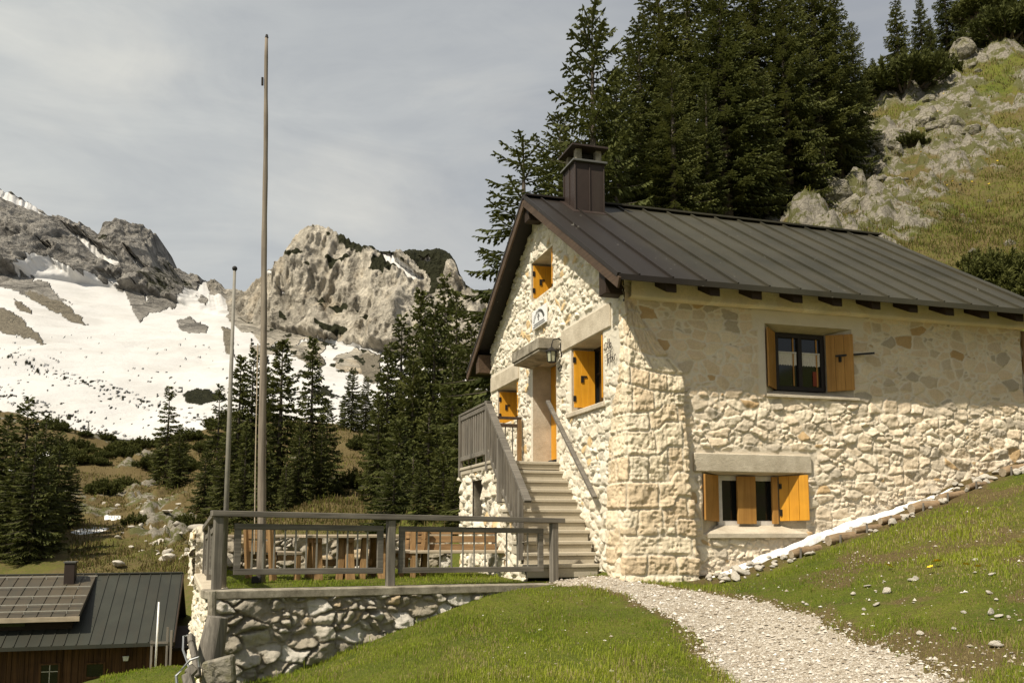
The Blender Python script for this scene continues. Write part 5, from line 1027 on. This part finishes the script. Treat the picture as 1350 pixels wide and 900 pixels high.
for k, yy in enumerate((.62, 1.15, 1.85, 2.65, 3.6)):
    zz = zd+(zr-zd)*(yy-.35)/(RYB-.45)+.10; xe = DX1-.02+(.0 if k < 4 else .08); m = MB(); m.bar((-15, yy, zz), (xe, yy, zz), .022, .03)
    x = xe-.4
    while x > -12: m.bar((x, yy, zz-.11), (x, yy, zz-.02), .02, .02); x -= 1.26
    m.build('snow_guard', M['gutter'], dm)
cxb = bx(90, 760)[0]
r = ray(83, 778); t_ = (GD@be+3.1)/(GD@r); xa = float((r*t_-be)@LD); r = ray(97, 778); t_ = (GD@be+3.1)/(GD@r); xb = float((r*t_-be)@LD)
m = MB(); m.box(xa, xb, 3.1, 3.6, 1.2, 2.42); bc = m.build('chimney', M['chimney'], BN, .01); m = MB(); m.box(xa-.03, xb+.03, 3.07, 3.63, 2.422, 2.47); m.build('chimney_cap', M['lead'], bc)
m = MB(); x0, zl = bx(166, 868); m.hexa([(x0-.07, .42, zl-.06), (x0+.07, .42, zl-.06), (x0+.07, .53, zl-.06), (x0-.07, .53, zl-.06), (x0-.10, .40, zl+.10), (x0+.10, .40, zl+.10), (x0+.10, .53, zl+.10), (x0-.10, .53, zl+.10)]); lo_ = m.build('wall_lamp', M['signwhite'], None, .01); lo_.matrix_world = BN.matrix_basis.copy(); tag(lo_, 'small white lamp on the boarded front wall of the barn', 'lamp')
# shed beside the barn
sp = atd(240, 855, 33.0); SH = tag(empty('shed', (sp[0], sp[1], sp[2]), AZ), 'small dark-roofed shed between the barn and the retaining wall', 'shed')
m = MB(); m.box(-.5, 3.2, 0, 2, -.9, .0); m.build('wall', M['barnwood'], SH); m = MB(); m.hexa([(-.7, -.3, -.02), (3.4, -.3, -.02), (3.4, 2.2, .5), (-.7, 2.2, .5), (-.7, -.3, .08), (3.4, -.3, .08), (3.4, 2.2, .6), (-.7, 2.2, .6)]); m.build('roof', M['darkwood'], SH)
# pole and little rack on the knoll
p0 = atd(205, 872, 14.3); p1 = atd(209.5, 793, 14.3); m = MB(); m.tube([tuple(p0-np.array([0, 0, .15])), tuple(p1)], [.016, .014], 8); tag(m.build('white_pole', M['signwhite'], smooth=True), 'thin white pole stuck in the grass knoll in front of the barn', 'pole')
p0 = atd(199, 872, 15.0); RK = tag(empty('rail_rack', p0, math.radians(8)), 'low grey wooden rack beside the white pole on the knoll', 'rack')
for x, h_ in ((0.0, .34), (.24, .55), (.30, .5)): MB().box(x-.015, x+.015, -.015, .015, -.2, h_).build('post', M['greywoodz'], RK)
MB().box(-.02, .26, -.03, -.016, .29, .325).build('rail', M['greywood'], RK)
# ------------------------------------------------------------------ trees
class Cards:
    def __init__(s): s.V = []; s.R = []
    def add(s, a, b, wdir, wa, wm, rv):
        """leaf-shaped quads: base a, tip b, widest in the middle. arrays (n,3)"""
        mid = a+(b-a)*0.45
        s.V.append(np.stack([a, mid-wdir*wm[:, None], b, mid+wdir*wm[:, None]], 1)); s.R.append(np.repeat(rv[:, None], 4, 1))
    def mesh(s, name, mat):
        V = np.concatenate(s.V).reshape(-1, 3); R_ = np.concatenate(s.R).ravel()
        o = np_mesh(name, V, np.arange(len(V)).reshape(-1, 4), mat, None, False, dict(rnd=R_)); me = o.data; bpy.data.objects.remove(o); return me
def nrm(a): return a/(np.linalg.norm(a, axis=-1, keepdims=True)+1e-9)
def spruce(seed, H, R, whorls, perw, droop, step, start=.03, sparse=0.0, side=.34, cw=.045):
    g = np.random.default_rng(seed); C = Cards(); tb = MB()
    tb.tube([(0, 0, -.6), (0, 0, 0), (.02*H*.1, 0, H*.35), (0, .015*H*.1, H*.7), (0, 0, H*.985)], [H*.0175, H*.0155, H*.011, H*.006, .006], 9)
    hs = start+(1-start)*(np.arange(whorls)/whorls)**0.92
    for wi, t in enumerate(hs):
        n = max(3, int(round(perw*(1-.35*t)+g.uniform(-1, 1))))
        a0 = g.uniform(0, 6.28)
        for k in range(n):
            if g.random() < sparse*(.5+.8*(1-t)): continue
            az = a0+6.283*k/n+g.uniform(-.35, .35); L = (R*(1-t)**.66*g.uniform(.68, 1.12)*(1-.25*max(0, .25-t)/.25)+.10*R*.3)
            if L < .08: continue
            z0 = H*t+g.uniform(-.4, .4)*H/whorls; d = np.array([math.cos(az), math.sin(az), 0.])
            el = math.tan(math.radians(np.interp(t, [0, .35, .75, 1.], [-16, -8, 16, 55])+g.uniform(-6, 6))); dr = droop*np.interp(t, [0, .5, 1], [1.2, 1.0, .3]); up = .5*dr+.10
            m = max(3, int(L/step)); s = (np.arange(m)+g.uniform(.2, .8, m))/m
            f = lambda q: np.stack([d[0]*L*q, d[1]*L*q, z0+L*(el*q-dr*q**1.5+up*q**3.2)], -1)
            P = f(s); T = nrm(f(s+.02)-f(s-.02)); S = nrm(np.cross(T, [0, 0, 1.])); N = np.cross(S, T)
            tb.tube([tuple(f(np.array([q]))[0]) for q in (0, .5, .92)], [.010+.012*L, .006+.005*L, .003], 4, False)
            br = g.uniform(0, .6)
            for sd in (-1, 1):
                keep = g.random(m) < .93; l = side*L*(1-s)**.75*g.uniform(.55, 1.15, m)*np.clip(s*4, .35, 1)+step*.75
                dv = nrm(T*g.uniform(.6, 1.0, (m, 1))+sd*S*g.uniform(.7, 1.1, (m, 1))+np.array([0, 0, -1.])*g.uniform(.05, .42, (m, 1)))
                e = P+dv*l[:, None]; w_ = np.full(m, cw)*g.uniform(.8, 1.3, m)+l*.06
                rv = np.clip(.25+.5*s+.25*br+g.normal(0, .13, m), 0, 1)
                C.add(P[keep], e[keep], nrm(T*.8-sd*S*.3+N*.2)[keep], None, w_[keep], rv[keep])
                # second-order twiglets that hang from the side twig
                for q in (.35, .65, .9):
                    b = P+dv*(l*q)[:, None]; h = (.30*l+step*.5)*g.uniform(.6, 1.3, m); dd = nrm(dv*.45+T*g.uniform(-.2, .6, (m, 1))+np.array([0, 0, -1.])*g.uniform(.25, 1.0, (m, 1)))
                    C.add(b[keep], (b+dd*h[:, None])[keep], nrm(np.cross(dd, S+.3*T))[keep], None, (np.full(m, cw*.8)+h*.05)[keep], np.clip(rv-.18+g.normal(0, .1, m), 0, 1)[keep])
            # needles along the branch itself
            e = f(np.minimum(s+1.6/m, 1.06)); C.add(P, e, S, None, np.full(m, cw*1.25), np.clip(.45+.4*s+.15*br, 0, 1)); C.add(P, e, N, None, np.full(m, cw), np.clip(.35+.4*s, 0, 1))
    me_t = tb.build('trunk', M['bark']).data; 
    for o in list(COL.objects):
        if o.data == me_t: bpy.data.objects.remove(o)
    return me_t, C.mesh('crown', M['spruce']), H
def mugo(seed, R, n, mat):
    g = np.random.default_rng(seed); C = Cards(); tb = MB()
    for i in range(n):
        az = g.uniform(0, 6.28); q = math.sqrt(g.random()); rr = R*q; top = np.array([rr*math.cos(az), rr*math.sin(az), R*(.95-.6*q*q)*g.uniform(.55, 1.1)]); bs = np.array([top[0]*.3, top[1]*.3, -.05])
        ctrl = np.array([top[0]*.95, top[1]*.95, top[2]*.35]); ts = np.linspace(0.25, 1, 14)[:, None]; P = (1-ts)**2*bs+2*ts*(1-ts)*ctrl+ts**2*top; T = nrm(np.gradient(P, axis=0))
        if i % 4 == 0: tb.tube([tuple(bs), tuple(P[4]), tuple(P[9])], [.03*R, .02*R, .01*R], 5, False)
        for k in range(7):
            dv = nrm(T+g.normal(0, .75, T.shape)+np.array([0, 0, .25])); l = R*g.uniform(.08, .17, len(P)); C.add(P, P+dv*l[:, None], nrm(np.cross(dv, g.normal(0, 1, T.shape))), None, np.full(len(P), R*.020), np.clip(.2+.6*ts[:, 0]+g.normal(0, .15, len(P)), 0, 1))
    me_t = tb.build('stems', M['bark']).data
    for o in list(COL.objects):
        if o.data == me_t: bpy.data.objects.remove(o)
    return me_t, C.mesh('foliage', mat), R
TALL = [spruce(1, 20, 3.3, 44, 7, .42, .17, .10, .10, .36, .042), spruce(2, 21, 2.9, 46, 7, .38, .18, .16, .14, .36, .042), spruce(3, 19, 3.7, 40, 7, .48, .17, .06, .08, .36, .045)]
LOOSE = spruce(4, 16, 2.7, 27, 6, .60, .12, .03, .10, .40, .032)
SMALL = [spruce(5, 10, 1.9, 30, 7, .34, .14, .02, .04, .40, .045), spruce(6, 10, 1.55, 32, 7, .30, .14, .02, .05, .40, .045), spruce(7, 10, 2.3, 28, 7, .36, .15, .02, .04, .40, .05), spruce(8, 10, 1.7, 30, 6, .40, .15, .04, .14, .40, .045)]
BUSH = [mugo(11, 1.0, 150, M['pine']), mugo(12, 1.0, 120, M['pine'])]
def plant(name, proto, parts, x, y, z, s, sw, label, cat, group, rz=None):
    e = tag(empty(name, (x, y, z), rnd.uniform(0, 6.28) if rz is None else rz), label, cat, group); e.scale = (s*sw, s*sw, s)
    for pn, me in zip(parts, proto[:2]): o = bpy.data.objects.new(pn, me); COL.objects.link(o); o.parent = e
    return e
def grove(L, desc, tail, group, protos, sw=(.9, 1.15)):
    """L: (px, top py, distance); labels count the trees from left to right"""
    L = sorted(L, key=lambda a: a[0])
    for i, it in enumerate(L):
        px, py, d = it[:3]; top = atd(px, py, d); z = gz(top[0], top[1]); pr = it[3] if len(it) > 3 else rnd.choice(protos); h_ = max(1.0, top[2]-z)
        hh = 'tallest ' if py == min(a[1] for a in L) and len(L) > 2 else ''
        plant('spruce_tree', pr, ('trunk', 'crown'), top[0], top[1], z-.1, (h_+.1)/pr[2], rnd.uniform(*sw)*(it[4] if len(it) > 4 else 1), f'{hh if len(tail) < 34 else hh.strip()+" " if hh else hh}{desc} {tail}, {ORD[i]} from left', 'spruce', group)
rnd.seed(5)
S = SMALL; T = TALL
grove([(690, 178, 26.5, LOOSE, 1.6), (648, 395, 34, S[0], 1.0)], 'loose spruce with drooping boughs', 'beside the left roof edge of the hut', 'spruces at the left edge of the roof', S)
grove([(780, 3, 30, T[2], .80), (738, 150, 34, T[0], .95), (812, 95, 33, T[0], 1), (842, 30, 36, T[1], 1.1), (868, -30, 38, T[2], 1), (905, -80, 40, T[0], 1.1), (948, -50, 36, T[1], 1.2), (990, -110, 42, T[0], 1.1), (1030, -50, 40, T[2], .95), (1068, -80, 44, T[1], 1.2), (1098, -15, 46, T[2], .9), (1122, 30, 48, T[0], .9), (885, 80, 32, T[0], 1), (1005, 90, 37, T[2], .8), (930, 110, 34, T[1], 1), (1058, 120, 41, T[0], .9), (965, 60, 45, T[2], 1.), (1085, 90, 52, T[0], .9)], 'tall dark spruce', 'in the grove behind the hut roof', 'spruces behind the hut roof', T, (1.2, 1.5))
grove([(1180, -8, 64, S[0], 1.0), (1212, 0, 66, S[2], 1.0), (1243, -45, 68, S[0], 1.1), (1268, -30, 72, S[1], 1.2), (1292, -40, 70, S[2], .9), (1150, 78, 62, S[2], 1.1), (1225, 25, 60, S[0], 1.1)], 'spruce', 'on the rocky crest at upper right', 'spruces on the rocky crest', S)
grove([(555, 380, 58, S[1]), (587, 362, 62, S[0]), (602, 385, 55, S[3]), (530, 415, 55, S[0]), (573, 400, 52, S[2]), (622, 420, 52, S[0]), (512, 455, 51, S[0]), (640, 440, 48, S[2]), (545, 470, 46, S[2]), (597, 470, 44, S[0]), (500, 520, 47, S[2])], 'dark spruce', 'in the dense stand left of the hut', 'spruces left of the hut', S)
grove([(527, 552, 36), (566, 530, 35), (608, 535, 33), (545, 590, 32), (585, 580, 31), (622, 590, 30), (555, 612, 27), (600, 618, 26.5), (520, 600, 30)], 'young green spruce', 'in front of the stand left of the hut', 'young spruces left of the hut', [S[0], S[2]], (1.15, 1.4))
grove([(290, 508, 66), (318, 468, 62), (335, 460, 64), (373, 447, 56), (413, 444, 60), (352, 485, 66), (396, 555, 49), (432, 528, 64), (272, 590, 62), (325, 560, 50), (300, 560, 56), (352, 560, 47), (378, 600, 46), (425, 560, 57)], 'dark spruce', 'in the row behind the flagpoles', 'spruces behind the flagpoles', S, (1.0, 1.25))
grove([(465, 486, 100), (483, 497, 103), (452, 530, 104)], 'small far spruce', 'on the brown ridge below the snow', 'small spruces on the brown ridge', S)
grove([(224, 510, 84, S[3], 1.15), (238, 560, 80, S[2], 1.2), (210, 580, 86, S[2], 1.0)], 'spruce', 'on the slope below the snowfield', 'spruces on the slope below the snow', S)
grove([(38, 524, 52, S[0], 1.1), (12, 545, 56, S[1]), (62, 546, 55, S[0]), (80, 570, 58, S[2]), (-15, 540, 50, S[2], 1.2), (22, 585, 48, S[0], 1.1), (66, 600, 50, S[2], .9), (48, 570, 47, S[0], 1.0), (95, 600, 60, S[0])], 'dark spruce', 'in the clump behind the barn', 'spruces behind the barn', S, (1.15, 1.4))
grove([(117, 556, 120), (131, 578, 122), (163, 583, 125), (181, 576, 128), (99, 575, 122), (152, 590, 118), (195, 588, 124)], 'tiny far spruce', 'on the ridge under the snowfield', 'tiny spruces on the ridge', S)
rnd.seed(9)
bl = [(1192, 118, 56, 2.6, 'large dark dwarf pine on the rocky crest behind the hut'), (1160, 128, 57, 1.8, 'dwarf pine at the left end of the rocky crest'), (1225, 108, 58, 1.8, 'dwarf pine among the rocks right of the crest spruces'), (1322, 22, 60, 2.8, 'olive dwarf pine bush at the top right corner'), (1345, 5, 60, 2.6, 'dwarf pine cut by the upper right corner of the view'), (1298, 28, 64, 2.0, 'dwarf pine at the top end of the rock band'), (1318, 372, 25.5, 1.15, 'dark dwarf pine just above the right end of the hut roof'), (1345, 372, 24.5, 1.1, 'dwarf pine at the right frame edge above the roof'), (1296, 352, 27.5, .8, 'small dwarf pine above the roof, left of the darker one'), (1200, 185, 49, .9, 'little dwarf pine growing in the middle of the rock band'), (1120, 232, 47, .9, 'little dwarf pine at the lower left of the rock band'),
      (250, 686, 60, 1.1, 'round dark shrub above the corner of the terrace'), (180, 684, 62, .9, 'dark shrub beside the stony track'), (140, 640, 80, 1.6, 'dark shrub on the ledge right of the barn spruces'), (165, 645, 82, 1.2, 'shrub between the ledge and the lone spruce'), (470, 635, 66, 1.5, 'broad shrub on the brown slope left of the young spruces'), (482, 606, 85, 1.7, 'shrub at the top of the brown slope below two small spruces'), (440, 640, 60, .9, 'low shrub in the middle of the brown slope')]
for (px, py, d, s, lab) in bl:
    p = atd(px, py, d); plant('dwarf_pine', rnd.choice(BUSH), ('stems', 'foliage'), p[0], p[1], gz(p[0], p[1])-.1, s, 1.15, lab, 'dwarf pine', None)
for i in range(46):
    px = rnd.uniform(60, 330); d = rnd.uniform(92, 134); base = np.interp(px, [60, 150, 200, 330], [560, 596, 604, 570]); p = atd(px, base+30, d); x, y = p[0], p[1]
    plant('dwarf_pine', rnd.choice(BUSH), ('stems', 'foliage'), x, y, gz(x, y)-.15, rnd.uniform(.7, 1.7), 1.35, 'low dark dwarf pine on the brown slope under the snowfield', 'dwarf pine', 'dwarf pines under the snowfield')
# ------------------------------------------------------------------ grass, pebbles, flowers
def blades(n, name, mat, seed, hmin, hmax, wd, rmax, dens_fn, az0=-24, az1=34, r0=6.3):
    g = np.random.default_rng(seed); a = np.radians(g.uniform(az0, az1, n)); r = np.exp(g.uniform(math.log(r0), math.log(rmax), n))
    x = r*np.sin(a); y = r*np.cos(a); keep = g.random(n) < dens_fn(x, y, g); x, y, r = x[keep], y[keep], r[keep]; n = len(x)
    z = ground_h(x, y); ter = inpoly(x, y, TERR); z = np.where(ter, -.80, z)
    cl = fbm2(x*1.8, y*1.8, 3, 903); big = fbm2(x*.55, y*.55, 3, 907); h = (hmin+(hmax-hmin)*g.random(n)**2)*(.25+1.5*cl**1.5)*(.5+1.0*big)*(1+1.2*(g.random(n) < .012)); th = g.uniform(0, 6.28, n); le = g.uniform(.2, 1.0, n)*h
    w_ = wd*g.uniform(.7, 1.3, n)*np.clip(r/(10 if r0 < 10 else 30), .8, 2.4); dx = np.cos(th); dy = np.sin(th); P = np.stack([x, y, z-.008], -1); sd = np.stack([-dy, dx, 0*dx], -1)*w_[:, None]; mid = P+np.stack([dx*le*.3, dy*le*.3, h*.62], -1); tip = P+np.stack([dx*le, dy*le, h], -1)
    V = np.stack([P-sd, P+sd, mid+sd*.7, mid-sd*.7, tip], 1).reshape(-1, 3); b = np.arange(n)*5
    F4 = np.stack([b, b+1, b+2, b+3], -1); me_o = np_mesh(name, V, np.concatenate([F4, np.stack([b+3, b+2, b+4, b+4], -1)])[:0] if False else F4, mat, None, False, dict(rnd=np.repeat(np.clip(.45*g.random(n)+1.1*big-.32, 0, 1), 5)))
    return me_o
def base_ok(x, y):
    uv = np.stack([x-HC[0], y-HC[1]], -1); u = uv@LD[:2]; v = uv@GD[:2]; hut_ = (u > -.2) & (u < 8) & (v > -.45-.0) & (v < 7.5); st_ = (u > -1.4) & (u < .2) & (v > .4) & (v < 5)
    ter = inpoly(x, y, TERR); bank = (v > -1.02) & (v <= -.3) & (u > .6) & (u < 8)
    return (~hut_) & (~st_), ter, bank, u, v
def dens_green(x, y, g):
    ok, ter, bank, u, v = base_ok(x, y); pm = path_mask(x, y)+.7*(fbm2(x*4, y*4, 3, 915)-.5); k = sst(.9, 1.3, pm)*(.45+.75*sst(.3, .6, fbm2(x*.9, y*.9, 3, 911)))
    px, py = projpx(x, y, ground_h(x, y)); k = k*(1-.40*sst(1020, 1300, px)*sst(.3, .55, fbm2(x*1.1, y*1.1, 3, 921)))
    k = k*(1-.88*worn(x, y, px)); return np.where(ok, k*np.where(bank, .05, 1)*np.where(ter, .55, 1), 0)
def dens_dry(x, y, g):
    ok, ter, bank, u, v = base_ok(x, y); pm = path_mask(x, y); px, py = projpx(x, y, ground_h(x, y)); spot = sst(70, 10, np.hypot(px-625, (py-852)*1.6))+.8*sst(.60, .72, fbm2(x*1.6+7, y*1.6, 4, 933))
    k = np.exp(-((pm-1.15)/.22)**2)*.8+.55*sst(1020, 1250, px)*sst(.42, .6, fbm2(x*1.1+4, y*1.1, 3, 931))+.28+1.2*spot
    return np.where(ok, np.clip(k, 0, 1)*np.where(bank, .12, 1)*sst(.85, 1.1, pm)*np.where(ter, .2, 1), 0)
tag(blades(420000, 'grass', M['grass'], 1, .022, .105, .0032, 19, dens_green), kind='stuff')
def dens_hill(x, y, g):
    px, py = projpx(x, y, ground_h(x, y)); rm = rockmask(x, y, px, py); return np.where((px > 950), np.maximum(.95*sst(.75, .4, rm), .30*sst(.45, .6, fbm2(x*1.4, y*1.4, 3, 947))), 0)*(.3+.9*sst(.4, .6, fbm2(x*.6, y*.6, 3, 941)))
tag(blades(110000, 'slope_grass', M['slopegrass'], 3, .10, .42, .010, 75, dens_hill, 9, 36, 23), kind='stuff')
tag(blades(70000, 'dry_slope_grass', M['slopedry'], 4, .10, .45, .010, 75, dens_hill, 9, 36, 23), kind='stuff')
def dens_far(x, y, g):
    z = ground_h(x, y); px, py = projpx(x, y, z); rm = rockmask(x, y, px, py); return np.where((px < 660) & (py < 760), sst(.7, .35, rm), 0)*(.25+.9*sst(.4, .6, fbm2(x*.35, y*.35, 3, 943)))
tag(blades(60000, 'meadow_grass', M['slopegrass'], 6, .12, .45, .013, 130, dens_far, -26, 0, 26), kind='stuff')
tag(blades(120000, 'dry_meadow_grass', M['slopedry'], 7, .12, .50, .013, 130, dens_far, -26, 0, 26), kind='stuff')
tag(blades(190000, 'dry_grass', M['drygrass'], 2, .02, .10, .0028, 17, dens_dry), kind='stuff')
def pebbles(n, seed):
    g = np.random.default_rng(seed); a = np.radians(g.uniform(-2, 34, n)); r = np.exp(g.uniform(math.log(6.3), math.log(15), n)); x = r*np.sin(a); y = r*np.cos(a); ok, ter, bank, u, v = base_ok(x, y); pm = path_mask(x, y)
    k = g.random(n) < np.where(ok & ~ter, sst(1.35, .85, pm)+.012+.10*worn(x, y, projpx(x, y, y*0-1.0)[0]), 0); x, y, r = x[k], y[k], r[k]; n = len(x); z = ground_h(x, y); s = .006+.024*g.random(n)**6+.004
    ico = np.array([(0, 0, 1), (.9, 0, .2), (.28, .85, .2), (-.72, .52, .2), (-.72, -.52, .2), (.28, -.85, .2)]); V = ico[None]*(1+.35*g.normal(0, 1, (n, 6, 1)).clip(-1, 1))*s[:, None, None]*np.array([1, 1, .8]); th = g.uniform(0, 6.28, n); c, s_ = np.cos(th)[:, None], np.sin(th)[:, None]
    V = np.stack([V[..., 0]*c-V[..., 1]*s_, V[..., 0]*s_+V[..., 1]*c, V[..., 2]], -1)+np.stack([x, y, z-.001], -1)[:, None]; f = np.array([(0, 1, 2), (0, 2, 3), (0, 3, 4), (0, 4, 5), (0, 5, 1)]); Fq = (np.arange(n)*6)[:, None, None]+f[None]
    tag(np_mesh('gravel', V.reshape(-1, 3), Fq.reshape(-1, 3), M['pebble'], None, False, dict(rnd=np.repeat(g.random(n), 6))), kind='stuff')
pebbles(60000, 5)
def flower_mesh():
    m = MB()
    for k in range(7):
        a = k*.9; m.poly([(0, 0, .05), (.022*math.cos(a), .022*math.sin(a), .055), (.026*math.cos(a+.45), .026*math.sin(a+.45), .06), (.022*math.cos(a+.9), .022*math.sin(a+.9), .055)])
    o = m.build('yellow_flower', M['flower']); me = o.data; bpy.data.objects.remove(o); return me
FM = flower_mesh()
for (px, py, d) in ((1168, 738, 11.4), (1171, 741, 11.3), (1236, 738, 11.0), (1238, 736, 11.0), (1233, 737, 11.05), (1229, 744, 10.8), (1273, 749, 10.5), (1349, 713, 11.3), (1340, 716, 11.2), (1290, 752, 10.3)):
    p = atd(px, py, d); o = bpy.data.objects.new('yellow_flower', FM); COL.objects.link(o); o.location = (p[0], p[1], gz(p[0], p[1])+.01); o.rotation_euler = (.4, 0, rnd.uniform(0, 6)); o.scale = (1.5,)*3; tag(o, 'small yellow flower in the grass of the right-hand slope', 'flower', 'yellow flowers in the right-hand slope')
for i in range(34):
    px = rnd.uniform(1180, 1345); py = rnd.gauss(215, 45)
    if py < 150 or py > 340: continue
    d = np.interp(py, [105, 200, 300, 378], [60, 46, 36, 27]); p = atd(px, py, d); o = bpy.data.objects.new('yellow_flower', FM); COL.objects.link(o); o.location = (p[0], p[1], gz(p[0], p[1])+.1); o.rotation_euler = (.6, 0, rnd.uniform(0, 6)); o.scale = (2.2,)*3; tag(o, 'yellow flowering tuft on the green slope behind the hut', 'flower', 'yellow tufts on the slope behind the hut')
# ------------------------------------------------------------------ camera, light, sky
cd = bpy.data.cameras.new('Camera'); co = bpy.data.objects.new('Camera', cd); COL.objects.link(co); scene.camera = co
cd.sensor_width = 36; cd.sensor_fit = 'HORIZONTAL'; cd.lens = FPX/1350*36; cd.shift_y = (PPY-450)/1350; cd.clip_start = 0.05; cd.clip_end = 5000
co.location = (0, 0, 0); co.rotation_euler = (math.pi/2+TH, 0, 0)
sd = bpy.data.lights.new('Sun', 'SUN'); so = bpy.data.objects.new('Sun', sd); COL.objects.link(so)
sd.energy = 4.9; sd.angle = math.radians(0.9); sd.color = (1.0, 0.91, 0.77)
so.rotation_euler = Vector(-SUN).to_track_quat('-Z', 'Y').to_euler(); so.location = (-30, -30, 40)
w = bpy.data.worlds.new('World'); scene.world = w; w.use_nodes = True; nt = w.node_tree; nt.nodes.clear()
out = nt.nodes.new('ShaderNodeOutputWorld'); bg = nt.nodes.new('ShaderNodeBackground'); nt.links.new(bg.outputs[0], out.inputs[0])
st = nt.nodes.new('ShaderNodeTexSky'); st.sky_type = 'NISHITA'; st.sun_disc = False
st.sun_elevation = math.asin(SUN[2]); st.sun_rotation = math.atan2(SUN[0], SUN[1]); st.altitude = 1500; st.dust_density = 2.0; st.air_density = 1.0
tc = nt.nodes.new('ShaderNodeTexCoord')
def wn(scale, detail, rough, stretch, dist=0.0):
    mp = nt.nodes.new('ShaderNodeMapping'); mp.inputs['Scale'].default_value = stretch; nt.links.new(tc.outputs['Generated'], mp.inputs[0])
    n = nt.nodes.new('ShaderNodeTexNoise'); n.inputs['Scale'].default_value = scale; n.inputs['Detail'].default_value = detail; n.inputs['Roughness'].default_value = rough; n.inputs['Distortion'].default_value = dist
    nt.links.new(mp.outputs[0], n.inputs['Vector']); return n.outputs['Fac']
def wramp(fac, stops):
    r = nt.nodes.new('ShaderNodeValToRGB'); cr = r.color_ramp
    while len(cr.elements) < len(stops): cr.elements.new(0.5)
    for e, (p, c) in zip(cr.elements, stops): e.position = p; e.color = (*c, 1)
    nt.links.new(fac, r.inputs[0]); return r.outputs[0]
def wmix(fac, a, b, mode='MIX'):
    m = nt.nodes.new('ShaderNodeMix'); m.data_type = 'RGBA'; m.blend_type = mode
    for s, v in ((m.inputs[0], fac), (m.inputs[6], a), (m.inputs[7], b)):
        if isinstance(v, bpy.types.NodeSocket): nt.links.new(v, s)
        elif isinstance(v, tuple): s.default_value = (*v, 1)
        else: s.default_value = v
    return m.outputs[2]
n1 = wn(1.6, 6, 0.55, (1.0, 1.0, 2.6), 0.6); n2 = wn(3.6, 7, 0.62, (1.0, 1.0, 3.6), 1.2)
cloud = wramp(n1, [(0.30, (4.4, 4.6, 4.85)), (0.52, (5.4, 5.55, 5.6)), (0.72, (7.0, 6.9, 6.5))])
cloud = wmix(0.55, cloud, wramp(n2, [(0.3, (0.82, 0.83, 0.86)), (0.7, (1.14, 1.13, 1.1))]), 'MULTIPLY')
# the thin cloud veil is denser and brighter low down in the west (left), bluer high in the north-east
sx = nt.nodes.new('ShaderNodeSeparateXYZ'); nt.links.new(tc.outputs['Generated'], sx.inputs[0])
ma = nt.nodes.new('ShaderNodeMath'); ma.operation = 'MULTIPLY_ADD'; nt.links.new(sx.outputs[0], ma.inputs[0]); ma.inputs[1].default_value = -0.6; ma.inputs[2].default_value = 0.5
cov = wramp(ma.outputs[0], [(0.15, (0.80, 0.80, 0.80)), (0.8, (0.97, 0.97, 0.97))])
dens = wramp(ma.outputs[0], [(0.2, (0.70, 0.71, 0.75)), (0.85, (1.10, 1.10, 1.06))])
cloud = wmix(1.0, cloud, dens, 'MULTIPLY')
nt.links.new(wmix(cov, st.outputs[0], cloud), bg.inputs[0]); bg.inputs[1].default_value = 0.086
scene.view_settings.view_transform = 'Standard'; scene.view_settings.look = 'None'; scene.view_settings.exposure = 0.28; scene.view_settings.gamma = 1
scene.render.engine = 'CYCLES'
